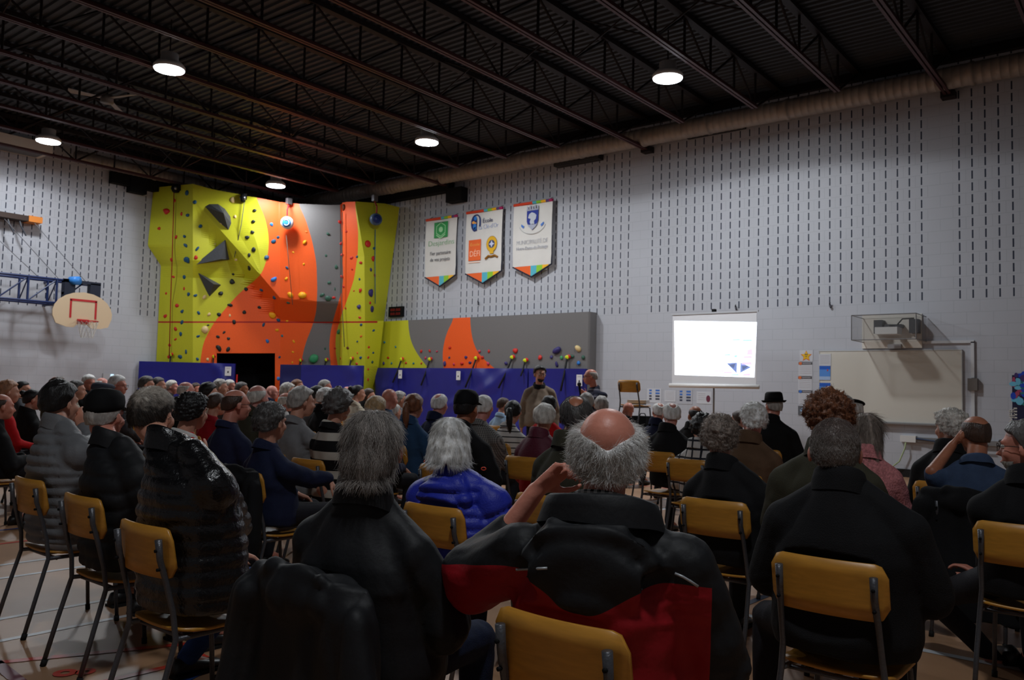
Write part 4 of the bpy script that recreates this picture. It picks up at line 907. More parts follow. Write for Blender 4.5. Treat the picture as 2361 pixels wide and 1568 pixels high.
# ================================================================ SCHOOL CHAIR (origin on floor under the seat, faces +Y)
def chair_proto():
    r = empty('school_chair')
    def curved(w_, z0, z1, yf, rc, th, n=20):
        """thin bent plywood panel, rounded corners; yf(x,t)->y"""
        xs = np.linspace(-w_/2, w_/2, n); m = MB(); V = []; F = []
        def trim(x):
            d = w_/2-abs(x); return rc-math.sqrt(max(0, rc*rc-(rc-d)**2)) if d < rc else 0.0
        nz = 5
        for s_ in (0, 1):
            for x in xs:
                c = trim(x)
                for k in range(nz): t = k/(nz-1); z = (z0+c)+(z1-z0-2*c)*t; V.append((x, yf(x, t)-s_*th, z))
        N_ = n*nz
        for i in range(n-1):
            for k in range(nz-1):
                a = i*nz+k; F.append((a, a+nz, a+nz+1, a+1)); F.append((N_+a, N_+a+1, N_+a+nz+1, N_+a+nz))
            a = i*nz; F.append((a, N_+a, N_+a+nz, a+nz)); a = i*nz+nz-1; F.append((a, a+nz, N_+a+nz, N_+a))
        for k in range(nz-1): a = k; F.append((a, a+1, N_+a+1, N_+a)); a = (n-1)*nz+k; F.append((a, N_+a, N_+a+1, a+1))
        m.add(V, F); return m
    curved(.39, .625, .815, lambda x, t: -.212-.028*(1-(x/.195)**2)-.02*t, .045, .012).build('backrest', M_PLY, r, True)
    # seat: same idea laid flat
    m = curved(.38, -.19, .19, lambda x, t: 0, .06, .012)
    V = m.V[0].copy(); V2 = np.column_stack([V[:, 0], V[:, 2], .425+V[:, 1]-.012*(1-(V[:, 0]/.19)**2)+.02*np.clip((-.10-V[:, 2])/.1, 0, 1)])
    m.V = [V2]; m.build('seat', M_PLY, r, True)
    for s_ in (-1, 1):
        x = s_*.165
        pr = [(x*1.12, -.30, .012), (x*1.1, -.245, .22), (x*1.06, -.195, .40), (x*1.0, -.205, .50), (x*.98, -.238, .62), (x*.95, -.262, .70), (x*.95, -.272, .775)]
        lg = MB().tube(pr, [.011, .011, .011, .011, .011, .012, .0135], 10).build('leg', M_TUBE, r, True)
        MB().cyl((x*1.12, -.302, 0), (x*1.115, -.293, .03), .014, 10).build('rubber_foot', M_RUB, lg, True)
        MB().cyl((x*.96, -.262, .665), (x*.96, -.274, .665), .006, 8).build('screw', M_BLACK, lg, True); MB().cyl((x*.955, -.272, .735), (x*.955, -.285, .735), .006, 8).build('screw', M_BLACK, lg, True)
        pf = [(x*1.08, .19, .012), (x*1.05, .175, .22), (x, .155, .385), (x*.98, .10, .398), (x, -.12, .398), (x*1.05, -.19, .40)]
        lg = MB().tube(pf, .0105, 10).build('leg', M_TUBE, r, True)
        MB().cyl((x*1.08, .19, 0), (x*1.075, .188, .03), .0135, 10).build('rubber_foot', M_RUB, lg, True)
    MB().tube([(-.165, .12, .395), (.165, .12, .395)], .0095, 8).tube([(-.17, -.15, .395), (.17, -.15, .395)], .0095, 8).tube([(0, .12, .395), (0, -.15, .395)], .0095, 8).build('seat_frame', M_TUBE, r, True)
    return r
CH0 = chair_proto(); _used = [False]
def place_chair(x, y, az, label, group='school chairs of the audience', z=0.0):
    if not _used[0]: o = CH0; _used[0] = True
    else: o = copy_tree(CH0)
    o.location = (x, y, z); o.rotation_euler = (0, 0, math.radians(az-90)); tag(o, label, 'chair', group); return o

# ================================================================ PEOPLE
def remesh(mb, voxel, smooth=4, fac=.5):
    me = mb.mesh('tmp'); o = bpy.data.objects.new('tmp', me); COL.objects.link(o)
    r = o.modifiers.new('r', 'REMESH'); r.mode = 'VOXEL'; r.voxel_size = voxel
    if smooth: s = o.modifiers.new('s', 'SMOOTH'); s.iterations = smooth; s.factor = fac
    dg = bpy.context.evaluated_depsgraph_get(); dg.update()
    out = bpy.data.meshes.new_from_object(o.evaluated_get(dg))
    bpy.data.objects.remove(o); bpy.data.meshes.remove(me)
    out.polygons.foreach_set('use_smooth', [True]*len(out.polygons)); return out
def getV(me):
    a = np.empty(len(me.vertices)*3); me.vertices.foreach_get('co', a); n = np.empty(len(me.vertices)*3)
    me.vertex_normals.foreach_get('vector', n); return a.reshape(-1, 3), n.reshape(-1, 3)
def setV(me, V): me.vertices.foreach_set('co', V.ravel()); me.update()
def Rz(a): c, s = math.cos(a), math.sin(a); return np.array([[c, -s, 0], [s, c, 0], [0, 0, 1.0]])
def Rx(a): c, s = math.cos(a), math.sin(a); return np.array([[1.0, 0, 0], [0, c, -s], [0, s, c]])
def Ry(a): c, s = math.cos(a), math.sin(a); return np.array([[c, 0, s], [0, 1.0, 0], [-s, 0, c]])

SKINS = {'fair': mat('fair_skin', (206, 148, 124), .5, 0, .35, .10, 14, .1, 90), 'ruddy': mat('ruddy_skin', (206, 134, 114), .45, 0, .4, .14, 12, .1, 90),
         'tan': mat('tanned_skin', (176, 112, 84), .45, 0, .4, .12, 14, .1, 90), 'pink': mat('pink_skin', (216, 146, 132), .45, 0, .4, .12, 12, .1, 90)}
HC = {'white': (236, 230, 221), 'gray': (168, 162, 156), 'dgray': (84, 80, 78), 'black': (22, 19, 19), 'brown': (66, 46, 36), 'auburn': (120, 74, 48), 'blond': (176, 146, 106), 'salt': (148, 140, 134), 'lgray': (206, 200, 192), 'ashblond': (140, 126, 116), 'strawberry': (176, 124, 92)}
def hairmat(k):
    return mat('hair_'+k, HC[k], .45, 0, .45, .38, 38, .5, 110, stretch=(1, 1, .35))

def hand(mb, wr, d, palm, s=1.0, curl=.35, side=1, fr=.0082):
    """five fingered hand. d = direction wrist->knuckles, palm = direction the palm faces, side=+1 right hand"""
    d = np.array(d, float); d /= np.linalg.norm(d); palm = np.array(palm, float); palm -= d*(palm@d); palm /= np.linalg.norm(palm)+1e-9
    lat = np.cross(d, palm)*side      # towards the little finger
    wr = np.array(wr, float)
    for i, (o, L) in enumerate(((-.029, .074), (-.0095, .082), (.0095, .077), (.028, .061))):
        k = wr+d*(.088-abs(i-1)*.004)*s+lat*o*s
        mb.cap(wr+lat*o*.55*s, k, .015*s, .0115*s, 8)
        p = k; dd = d+lat*(i-1.5)*.07; dd /= np.linalg.norm(dd)
        for j, f in enumerate((.45, .31, .24)):
            a = curl*(j+.6)*1.0*(1+.12*i); q = dd*math.cos(a)+palm*math.sin(a)
            n_ = p+q*L*f*s; mb.cap(p, n_, fr*(1.06-.1*j)*s, fr*(.98-.12*j)*s, 8); p = n_
    mb.ell(wr+d*.045*s+palm*.004, (.034*s, .034*s, .016*s), np.column_stack([lat, d, palm]), 12, 8)
    t0 = wr+d*.022*s-lat*.026*s; t1 = t0+(d*.55-lat*.75+palm*.35)*.042*s; t2 = t1+(d*.85-lat*.35+palm*.35)*.032*s; t3 = t2+(d*.95+palm*.3)*.024*s
    mb.cap(t0, t1, .0145*s, .0115*s, 8); mb.cap(t1, t2, .0105*s, .0095*s, 8); mb.cap(t2, t3, .0095*s, .0075*s, 8)

HCEN = np.array([0, -.012, .028]); HRAD = np.array([.0775, .0965, .0865])
def hair_mesh(st, seed, sub, HM, hs):
    V, F = ico(sub); d = V.copy(); az = np.arctan2(d[:, 0], d[:, 1])
    zmin = np.interp(d[:, 1], [-1, -.4, -.05, .12, .4, .8, 1], st.get('line', [-.86, -.86, -.62, -.26, .32, .48, .54]))
    m = np.clip((d[:, 2]-zmin)/.12+.3, 0, 1)
    if st.get('bald'):
        b = st['bald']+st.get('vee', .12)*np.exp(-(d[:, 0]/.35)**2)*(d[:, 1] < .2); c = np.array(st.get('bdir', (0, .30, .95))); c = c/np.linalg.norm(c); ang = np.arccos(np.clip(d@c, -1, 1))
        ang = ang/(1+.0*az); m *= np.clip((ang-b)/.16, 0, 1); thin = np.clip((ang-b)/.7, .12, 1)
    t = st.get('t', .015); thin = thin if st.get('bald') else 1.0
    tt = t*(1+st.get('topx', 0)*np.clip(d[:, 2], 0, 1)); sd = np.clip(np.abs(d[:, 0])*1.2-.2, 0, 1)*np.clip(1-np.abs(d[:, 2])*1.1, 0, 1); tt = tt+st.get('side', 0)*sd
    lo_ = np.clip(-d[:, 2], 0, 1); hz_ = np.linalg.norm(d[:, :2], axis=1)+1e-6
    P = d*HRAD; P[:, :2] = np.where((lo_ > 0)[:, None], d[:, :2]/hz_[:, None]*HRAD[:2]*(1-.36*lo_**2.2)[:, None]*np.where(lo_ > .97, hz_*4, 1)[:, None], P[:, :2]); P[:, 2] *= (1+.10*lo_); P[:, 1] -= .014*lo_
    nz = fbm(d, 7, seed)*.12+fbm(d, 16, seed+1)*.07
    cl = st.get('curl', 0)
    if cl: nz = nz+cl*(np.abs(fbm(d, 17, seed+2, 8))*.45+np.abs(fbm(d, 30, seed+3, 8))*.3-.35)
    dd_ = d.copy(); dd_[:, 2] = np.where(lo_ > 0, dd_[:, 2]*.3, dd_[:, 2]); dd_ /= np.linalg.norm(dd_, axis=1)[:, None]; P = P+dd_*(tt*thin*(1+nz*1.3))[:, None]*m[:, None]
    P = P*(1-.16*(1-m))[:, None]
    L = st.get('long', 0)
    if L:
        back = np.clip((.45-d[:, 1])/.4, 0, 1); k = np.clip((.12-d[:, 2])/1.1, 0, 1)*back*m
        P[:, 2] -= L*k*1.0; P[:, :2] *= (1+st.get('flare', .15)*k)[:, None]; P[:, 1] -= .025*k
        P += (fbm(P, 90, seed+5)*.003*k)[:, None]*d
    P = (P+HCEN)
    fm = np.array([max(m[a], m[b], m[c]) for a, b, c in F]); keep = [f for f, q in zip(F, fm) if q > .04]
    W = (P*hs)@HM[0].T+HM[1]
    return W, keep, P, d, m
def strands(mb, W, F, d, m, HM, n, Ls, r, seed, st):
    rg = np.random.default_rng(seed); F = np.array(F); mm = m[F].mean(1); F = F[mm > .5]
    A, B, C_ = W[F[:, 0]], W[F[:, 1]], W[F[:, 2]]; N0 = np.cross(B-A, C_-A); ar = np.linalg.norm(N0, axis=1); N0 = N0/(ar[:, None]+1e-12)
    pick = rg.choice(len(F), n, p=ar/ar.sum()); a = rg.random((n, 1)); b = rg.random((n, 1)); fl = a+b > 1; a = np.where(fl, 1-a, a); b = np.where(fl, 1-b, b)
    P = A[pick]*(1-a-b)+B[pick]*a+C_[pick]*b; Nn = N0[pick]; cen = HM[0]@HCEN+HM[1]; Nn = np.where(((P-cen)*Nn).sum(1)[:, None] < 0, -Nn, Nn)
    g = HM[0]@np.array(st.get('comb', (0, -.55, -1.0))); rgt = HM[0]@np.array([1.0, 0, 0])
    sx = np.sign((P-cen)@rgt)[:, None]
    T = g[None, :]+sx*rgt[None, :]*st.get('part', .25)+rg.normal(size=(n, 3))*st.get('mess', .28)
    T = T-Nn*((T*Nn).sum(1))[:, None]; T /= np.linalg.norm(T, axis=1)[:, None]+1e-9
    Ln = Ls*(.55+.7*rg.random((n, 1))); k = 6; pts = [P-Nn*.006]
    cu = rg.normal(size=(n, 3))*st.get('wave', .25); q = P.copy(); lift = st.get('lift', .35)
    for j in range(1, k):
        f = j/(k-1); D = T+Nn*(lift*(1-1.3*f))+cu*f+np.array([0, 0, -.25*f*st.get('droop', 1)]); D /= np.linalg.norm(D, axis=1)[:, None]; q = q+D*Ln/(k-1); pts.append(q.copy())
    V = []; 
    for j, p in enumerate(pts):
        rr = r*(1-.75*j/(k-1)); X = np.cross(T, Nn); X /= np.linalg.norm(X, axis=1)[:, None]+1e-9
        V += [p+X*rr, p-X*rr*.5+Nn*rr*.87, p-X*rr*.5-Nn*rr*.87]
    V = np.stack(V, 1).reshape(-1, 3); per = 3*k; FF = []
    for j in range(k-1):
        for e_ in range(3): FF.append((j*3+e_, j*3+(e_+1) % 3, (j+1)*3+(e_+1) % 3, (j+1)*3+e_))
    FF = np.array(FF); allF = (FF[None]+(np.arange(n)*per)[:, None, None]).reshape(-1, 4)
    mb.add(V, allF.tolist())

STY = {
 'short': dict(t=.008), 'crop': dict(t=.005), 'full': dict(t=.014, topx=.5), 'wavy': dict(t=.017, curl=.5, line=[-.9, -.9, -.65, -.25, .34, .5, .54]),
 'curly': dict(t=.024, curl=.9, line=[-.92, -.92, -.68, -.25, .34, .48, .52]), 'bob': dict(t=.014, long=.10, line=[-.95, -.95, -.8, -.35, .3, .5, .54], flare=.12),
 'longbob': dict(t=.014, long=.16, line=[-.95, -.95, -.85, -.4, .3, .5, .54], flare=.2), 'long': dict(t=.013, long=.26, line=[-.95, -.95, -.85, -.4, .3, .5, .54], flare=.05),
 'bald': dict(t=.005, bald=1.0, bdir=(0, -.05, 1), line=[-.86, -.86, -.6, -.2, .4, .5, .56]), 'fringe': dict(t=.010, bald=1.0, bdir=(0, -.1, 1), side=.004, line=[-.9, -.9, -.62, -.2, .4, .5, .56]),
 'spot': dict(t=.009, bald=.34, bdir=(0, -.55, .85)), 'none': None, 'bun': dict(t=.008), 'pony': dict(t=.010)}

def gradhair(low, high, hz):
    """hair that is darker at the sides and nape, greyer on top"""
    m = hairmat('salt').copy(); m.name = 'greying_hair'; nt = m.node_tree; b = nt.nodes['Principled BSDF']; N = NB(m)
    tc = nt.nodes.new('ShaderNodeTexCoord'); s = nt.nodes.new('ShaderNodeSeparateXYZ'); nt.links.new(tc.outputs['Object'], s.inputs[0])
    n = nt.nodes.new('ShaderNodeTexNoise'); n.inputs['Scale'].default_value = 45; nt.links.new(tc.outputs['Object'], n.inputs[0])
    k = N.m('ADD', N.m('DIVIDE', N.m('SUBTRACT', s.outputs[2], hz+.02), .08), N.m('MULTIPLY', N.m('SUBTRACT', n.outputs[0], .5), 1.6))
    mx = nt.nodes.new('ShaderNodeMix'); mx.data_type = 'RGBA'; mx.clamp_factor = True; mx.inputs[6].default_value = (*lin(low), 1); mx.inputs[7].default_value = (*lin(high), 1)
    nt.links.new(k, mx.inputs[0]); nt.links.new(mx.outputs[2], b.inputs['Base Color']); return m
def yoke_mat(top, low, z0):
    """black upper yoke over a coloured lower body, one garment"""
    m = top.copy(); m.name = 'two_tone_nylon'; nt = m.node_tree; b = nt.nodes['Principled BSDF']; N = NB(m)
    tc = nt.nodes.new('ShaderNodeTexCoord'); s = nt.nodes.new('ShaderNodeSeparateXYZ'); nt.links.new(tc.outputs['Object'], s.inputs[0]); x, y, z = s.outputs
    xx = N.m('MULTIPLY', x, x); ex = N.m('POWER', 2.718, N.m('MULTIPLY', xx, -60.0))
    lim = N.m('SUBTRACT', z0, N.m('ADD', N.m('MULTIPLY', ex, .13), N.m('MULTIPLY', N.m('ABSOLUTE', x), .22)))
    k = N.m('MULTIPLY', N.m('LESS_THAN', z, lim), N.m('LESS_THAN', N.m('ADD', x, N.m('MULTIPLY', y, .25)), .275))
    mx = nt.nodes.new('ShaderNodeMix'); mx.data_type = 'RGBA'; bc = b.inputs['Base Color']
    if bc.links: nt.links.new(bc.links[0].from_socket, mx.inputs[6])
    else: mx.inputs[6].default_value = bc.default_value
    mx.inputs[7].default_value = low.node_tree.nodes['Principled BSDF'].inputs['Base Color'].default_value
    nt.links.new(k, mx.inputs[0]); nt.links.new(mx.outputs[2], bc); return m

def person(sp):
    """sp: dict; head centre px (u,v), depth D, az body facing, haz head facing ..."""
    g = sp.get
    P = at(sp['u'], sp['v'], sp['D']); D = sp['D']; az = g('az', 90)
    seated = g('seat', True); near = D < 3.6; mid = D < 6
    hz = P[2]; b_ = g('bulk', 1.0); hs = g('hs', 1.0)
    rz = math.radians(az-90); R = Rz(rz)
    hoff = np.array([(P[0]-sp['cx'])*.95 if 'cx' in sp else g('hx', 0.0), g('hy', .035), 0]); org = np.array([P[0], P[1], 0])-R@hoff
    root = None
    haz = g('haz', None)
    if haz is None:
        tx, ty = 14.2, -4.6; haz = math.degrees(math.atan2(ty-P[1], tx-P[0]))
        haz = az+max(-62, min(68, haz-az))
    hr = math.radians(haz-az); HMr = Rz(hr)@Rx(math.radians(g('nod', -3)))@Ry(math.radians(g('tilt', 0))); hc = np.array([hoff[0], hoff[1], hz]); HM = (HMr, hc)
    X = lambda p: HMr@(np.array(p)*hs)+hc
    loc = lambda t: R.T@(np.array(t)-org)                       # world -> local
    pxl = lambda q: loc(at(q[0], q[1], D+q[2]))
    vox = .0065 if D < 3.2 else (.009 if mid else .0125)
    fz = 1 if D < 7 else 1.15
    # ---- body
    sz = hz-(.192 if seated else .21)*hs*g('nk', 1); hipz = .55 if seated else .90*(hz/1.6)
    sw = .172*g('sw', 1.0)*hs
    B = MB()
    B.ell(X((0, -.012, .028)), (.0755*hs, .0945*hs, .085*hs), HMr, 20, 14); B.ell(X((0, .030, -.028)), (.061*hs, .064*hs, .083*hs), HMr, 16, 12)
    B.ell(X((0, .040, -.078)), (.044*hs, .048*hs, .036*hs), HMr, 14, 10); B.cap(X((0, .088, .004)), X((0, .109, -.030)), .0085*hs, .0135*hs, 8)
    B.cap(X((-.032, .083, .024)), X((.032, .083, .024)), .0115*hs, .0115*hs, 8); B.cap(X((-.02, .088, -.062)), X((.02, .088, -.062)), .0085, .0085, 8); B.cap(X((-.018, .086, -.073)), X((.018, .086, -.073)), .008, .008, 8)
    for s_ in (-1, 1):
        B.ell(X((s_*.084, -.008, -.012)), (.009*fz*hs, .018*hs, .031*hs), HMr@Rz(s_*-.35), 12, 8); B.ell(X((s_*.040, .062, -.028)), (.022*hs, .026*hs, .026*hs), HMr, 10, 8)
    nb = np.array([hoff[0]*.4, -.028, sz+.03])
    B.cap(X((0, -.028, -.05)), nb, .053*hs*g('neck', 1), .056*hs*g('neck', 1), 14)
    B.cap(nb+[0, 0, -.14], (0, 0, hipz+.1), .082*b_, .10*b_, 16); B.ell((0, .0, hipz+.02), (.155*b_, .125, .10), None, 16, 10)
    arms = {}
    for s_, key in ((-1, 'L'), (1, 'R')):
        sh = np.array([s_*sw, -.012, sz-(g('drop', .100) if seated else .06)]); 
        if seated: el = np.array([s_*(sw+.065*b_), .045, sz-.31]); wr = np.array([s_*.10, .27, .635])
        else: el = np.array([s_*(sw+.075*b_), -.02, sz-.33]); wr = np.array([s_*(sw+.07*b_), .06, sz-.58])
        hd = np.array([-s_*.35, .8, -.35]) if seated else np.array([0, .1, -1.0]); pm = np.array([0, -.3, -1.0]) if seated else np.array([-s_*1.0, 0, 0]); cu = .45
        if g('arm'+key):
            a = sp['arm'+key]; el = pxl(a[0]); wr = pxl(a[1]); hd = R.T@(at(a[2][0], a[2][1], D+a[2][2])-at(a[1][0], a[1][1], D+a[1][2])); pm = R.T@np.array(a[3]); cu = a[4] if len(a) > 4 else .45
        arms[key] = (sh, el, wr)
        B.cap(np.array([s_*.05, -.02, sz-.06]), sh, .045, .05, 10); B.cap(sh, el, .052*hs, .042*hs, 12); B.cap(el, wr, .040*hs, .027*hs, 12)
        B.cap(wr, wr+hd/np.linalg.norm(hd)*.02, .027*hs, .022*hs, 10)
        hand(B, wr+hd/np.linalg.norm(hd)*.012, hd, pm, hs, cu, s_, .0084 if D < 6 else .0105)
    legs = []
    for s_, key in ((-1, 'L'), (1, 'R')):
        if seated: hp, kn, an = np.array([s_*.095, .02, .535]), np.array([s_*g('knx', .125), .44 if D < 6 else .37, .515]), np.array([s_*.13, g('any', .42 if D < 6 else .26), .10])
        else: hp, kn, an = np.array([s_*.09, 0, hipz]), np.array([s_*.10, .01, .50]), np.array([s_*.11, -.02, .09])
        if g('leg'+key): kn, an = pxl(sp['leg'+key][0]), pxl(sp['leg'+key][1])
        legs.append((hp, kn, an)); B.cap(hp, kn, .078*b_, .055, 12); B.cap(kn, an, .052, .036, 12); B.cap(an, an+np.array([0, .12, -.05]), .034, .026, 10)
    me = remesh(B, vox, 3, .45)
    sk = g('skin', 'fair')
    root = link('person', me, SKINS[sk]); root.location = tuple(org); root.rotation_euler = (0, 0, rz)
    tag(root, sp['label'], 'person')
    # ---- clothes
    ty = g('top', 'jacket'); pad = {'jacket': .020, 'coat': .026, 'puffer': .040, 'sweater': .012, 'tee': .009}[ty]*g('pad', 1.0)
    T = MB(); nseg = 28
    def ring(z, rx, ry, cx=0, cy=0, sq=2.4, tilt=0):
        a = np.linspace(0, 2*math.pi, nseg, endpoint=False); c, s = np.cos(a), np.sin(a)
        x = np.sign(c)*np.abs(c)**(2/sq)*rx; y = np.sign(s)*np.abs(s)**(2/sq)*ry
        return np.column_stack([x+cx, y+cy, np.full(nseg, z)+tilt*y])
    bot = g('hem', .47 if seated else hipz-.08); p = pad
    hb = g('hipw', 1.0)
    T.loft([ring(bot, (.165*b_+p)*hb, .125*b_+p, 0, .03), ring(bot+.06, (.178*b_+p)*hb, .137*b_+p, 0, .03), ring((bot+sz)/2-.03, .158*b_+p*1.3, .122*b_+p*1.2, 0, .02), ring(sz-.20, .165*b_+p, .120*b_+p, 0, -.004), ring(sz-.13, .160+p+.04*(b_-1), .114*b_**.5+p, 0, -.012),
            ring(sz-.08, .135+p*.8+.03*(b_-1), .102+p, 0, -.018), ring(sz-.02, .100+p*.6, .086+p*.8, hoff[0]*.2, -.022), ring(sz+.018, .082+p*.5, .076+p*.5, hoff[0]*.4, -.028, 2.1), ring(sz+.055, .072+p*.3, .068+p*.3, hoff[0]*.4, -.028, 2.0), ring(sz+.07, .068+p*.2, .064+p*.2, hoff[0]*.4, -.028, 2.0)])
    if b_ > 1.15: T.ell((0, .06, hipz+.16), (.15*b_, .13*b_, .16), None, 18, 12)
    for key, s_ in (('L', -1), ('R', 1)):
        sh, el, wr = arms[key]; q = el if ty != 'tee' else None
        T.cap(np.array([s_*.040, -.028, sz+.030]), sh, .040+p*.45, .054+p*.8, 14)
        slv = g('slv', 1.0)
        if ty == 'tee': e2 = sh+(el-sh)*.62; T.cap(sh, e2, .060+p, .056+p, 14)
        else:
            sl = g('slvr', .75); T.cap(sh, el, .058+p*sl, .048+p*sl, 14); e2 = el+(wr-el)*(g('cuff'+key, .95)); T.cap(el, e2, .046+p*sl, .034+p*.55, 14)
    if g('hood'):
        hk = g('hood'); yb_ = -.118-p
        T.ell((hoff[0]*.3, yb_+.012, sz-.035), (.125*hk, .030, .055*hk), Rx(.45), 22, 12); T.ell((0, yb_-.012, sz-.115), (.115*hk, .030, .075*hk), Rx(.12), 22, 12); T.ell((0, yb_-.018, sz-.165), (.070*hk, .028, .045*hk), None, 18, 10)
        for s_ in (-1, 1): T.cap((s_*.055*hk, -.055-p, sz+.03), (s_*.115*hk, yb_+.02, sz-.06), .030, .032, 12)
        T.cap((-.07*hk, yb_+.025, sz+.018), (.07*hk, yb_+.025, sz+.018), .026, .026, 12)
    for q in g('lumps', []): T.cap(pxl(q[0]), pxl(q[1]), q[2], q[3], 14)
    cvox = .009 if D < 3.2 else (.011 if mid else .0145)
    def press(V):
        if not seated: return V
        a = math.radians(az-90); Q = V@Rz(a).T; yb = -.214+g('coff', .06 if g('fixed') else 0.0)+.004
        lim = np.where(Q[:, 2] < .60, yb-(.60-Q[:, 2])*.3, np.where(Q[:, 2] > .815, yb-(Q[:, 2]-.815)*1.6, yb)); k = np.abs(Q[:, 0]) < .215
        d_ = lim-Q[:, 1]; Q[:, 1] = np.where(k & (d_ > 0), lim+.15*np.minimum(d_, .05)*0, Q[:, 1]); return Q@Rz(-a).T
    tm = remesh(T, cvox, 5, .5); V, N = getV(tm)
    seed = int(sp['u'])
    fold = g('fold', 1.5 if D < 3.6 else 1.1)*{'jacket': 1, 'coat': .9, 'puffer': .45, 'sweater': .7, 'tee': .8}[ty]
    dsp = fold*(.0045*fbm(V*[1, 1, .55], 19, seed)+.0028*fbm(V, 42, seed+1)+.006*fbm(V*[1, 1, .4], 9, seed+2))
    crk = np.zeros(len(V))
    for key in 'LR':                                           # creases gather at elbows and armpits
        sh, el, wr = arms[key]
        for c_, w_ in ((el, .075), (sh+[0, 0, -.08], .08)):
            dd = np.linalg.norm(V-c_, axis=1); crk = np.maximum(crk, np.exp(-(dd/w_)**2))
    dsp += fold*.006*crk*np.abs(fbm(V*[.8, 1, 1.6], 60, seed+4))
    if ty == 'puffer':
        band = g('band', .062); ph = (V[:, 2])/band; arm = np.zeros(len(V), bool)
        dt = np.abs(V[:, 0])/1.0
        for key in 'LR':
            sh, el, wr = arms[key]
            for a, b2_, off in ((sh, el, 0), (el, wr, np.linalg.norm(el-sh))):
                ab = b2_-a; L = np.linalg.norm(ab); t = np.clip(((V-a)@ab)/L**2, 0, 1); dist = np.linalg.norm(V-(a+t[:, None]*ab), axis=1)
                sel = (dist < .064+p*1.3) & (np.abs(V[:, 0]) > sw*.86); ph = np.where(sel, (off+t*L)/band+.3, ph)
        ph = ph+.10*fbm(V, 7, seed+8); dsp += g('puff', .012)*(np.sqrt(np.abs(np.sin(ph*math.pi)))-.62)*np.clip((sz+.035-V[:, 2])/.03, 0, 1)+.0022*np.abs(fbm(V*[1, 1, .6], 70, seed+9))
    V = V+N*dsp[:, None]; V = press(V); setV(tm, V)
    cm = g('tmat'); mats = [cm]
    if g('yoke'): mats = [yoke_mat(cm, sp['yoke'][0], sz-sp['yoke'][1])]
    nm = {'jacket': 'jacket', 'coat': 'coat', 'puffer': 'puffer_jacket', 'sweater': 'sweater', 'tee': 't_shirt'}[ty]
    link(nm, tm, mats, root)
    # collar
    ck = g('collar', {'jacket': 'stand', 'coat': 'stand', 'puffer': 'stand', 'sweater': 'crew', 'tee': 'crew'}[ty])
    c = MB(); n = 30; hgt, rad, th = {'stand': (.050, .080, .011), 'crew': (.014, .075, .009), 'high': (.055, .082, .012), 'fold': (.035, .080, .010), 'big': (.036, .108, .014)}[ck]
    def cr(rr, z, yb=0): a = np.linspace(0, 2*math.pi, n, endpoint=False); return np.column_stack([rr*np.cos(a)*cxs+hoff[0]*.4, rr*.94*np.sin(a)-.028+yb, z-(.028*np.sin(a))+0*a])
    z0 = sz+(.045 if ck != 'big' else .030); cxs = 1.02 if ck != 'big' else 1.30
    c.loft([cr(rad+.022, z0-.03), cr(rad+.012, z0+hgt*.3), cr(rad+.004, z0+hgt), cr(rad-th*.3, z0+hgt+.006), cr(rad-th, z0+hgt), cr(rad-th*.6, z0-.02)], cap=False)
    Vc = c.V[0]; c.V = [Vc+(fbm(Vc, 40, seed)*.0025)[:, None]]
    c.build('collar', g('cmat', cm), root, True, fix=False)
    # trousers and shoes
    L = MB()
    L.ell((0, .015, hipz+.005), (.158*b_, .128, .088 if seated else .12), None, 18, 12)
    for hp, kn, an in legs: L.cap(hp, kn, .086*b_**.7, .064, 14); L.cap(kn, an, .062, .048, 14)
    lm = remesh(L, cvox*1.1, 4, .5); V, N = getV(lm); lk = np.zeros(len(V))
    for hp, kn, an in legs: lk = np.maximum(lk, np.exp(-(np.linalg.norm(V-kn, axis=1)/.09)**2))
    V = V+N*(.003*fbm(V*[1, .7, 1], 26, seed+6)+.006*lk*np.abs(fbm(V, 48, seed+7)))[:, None]
    V[:, 2] = np.maximum(V[:, 2], .02); V = press(V); setV(lm, V); link('trousers', lm, g('lmat', M_DARKT), root)
    for (hp, kn, an), s_ in zip(legs, (-1, 1)):
        sh_ = MB(); n = 18; fwd = np.array([.05*s_, 1.0, 0]); fwd /= np.linalg.norm(fwd); sd = np.array([fwd[1], -fwd[0], 0]); a0 = np.array([an[0], an[1], max(0, an[2]-.10)])
        rings = []
        for t, w_, h_ in ((-.07, .024, .05), (-.055, .036, .085), (0, .040, .095), (.05, .042, .075), (.11, .047, .055), (.155, .044, .046), (.185, .026, .032)):
            a = np.linspace(0, 2*math.pi, n, endpoint=False); rings.append(a0+fwd*t+sd*(w_*np.cos(a))[:, None]+np.array([0, 0, 1.0])*(np.maximum(0, h_*.5+h_*.5*np.sin(a)))[:, None])
        sh_.loft(rings); so_ = sh_.build('shoe', g('smat', M_SHOE), root, True, fix=False)
        if near or seated and D < 6: MB().b2((-.046, -.07, 0), (.046, .18, .014)).build('sole', M_RUB, so_).location = tuple(a0)
    # hair
    st = STY[g('hair', 'short')]
    if st is not None:
        st = dict(st); st.update(g('hopt', {}))
        W, F, P0, d, m = hair_mesh(st, seed, 5 if mid else 4, HM, hs)
        hb_ = MB(); hb_.add(W, F)
        if g('hair') == 'bun': hb_.ell(X((0, -.115, .06)), (.042, .04, .042), None, 16, 12)
        if g('hair') == 'pony':
            q = [X((0, -.10, .03)), X((.0, -.15, .01)), X((.01, -.165, -.06)), X((.015, -.16, -.14)), X((.02, -.15, -.21))]; hb_.tube(q, [.025, .034, .036, .028, .008], 14)
        hm = hairmat(g('hcol', 'gray')) if not g('hgrad') else gradhair(*sp['hgrad'], hz)
        if g('nstr', 0):
            strands(hb_, W, F, d, m, HM, sp['nstr'], g('slen', .06), g('srad', .0007), seed, st)
        hb_.build('hair', hm, root, True, fix=False)
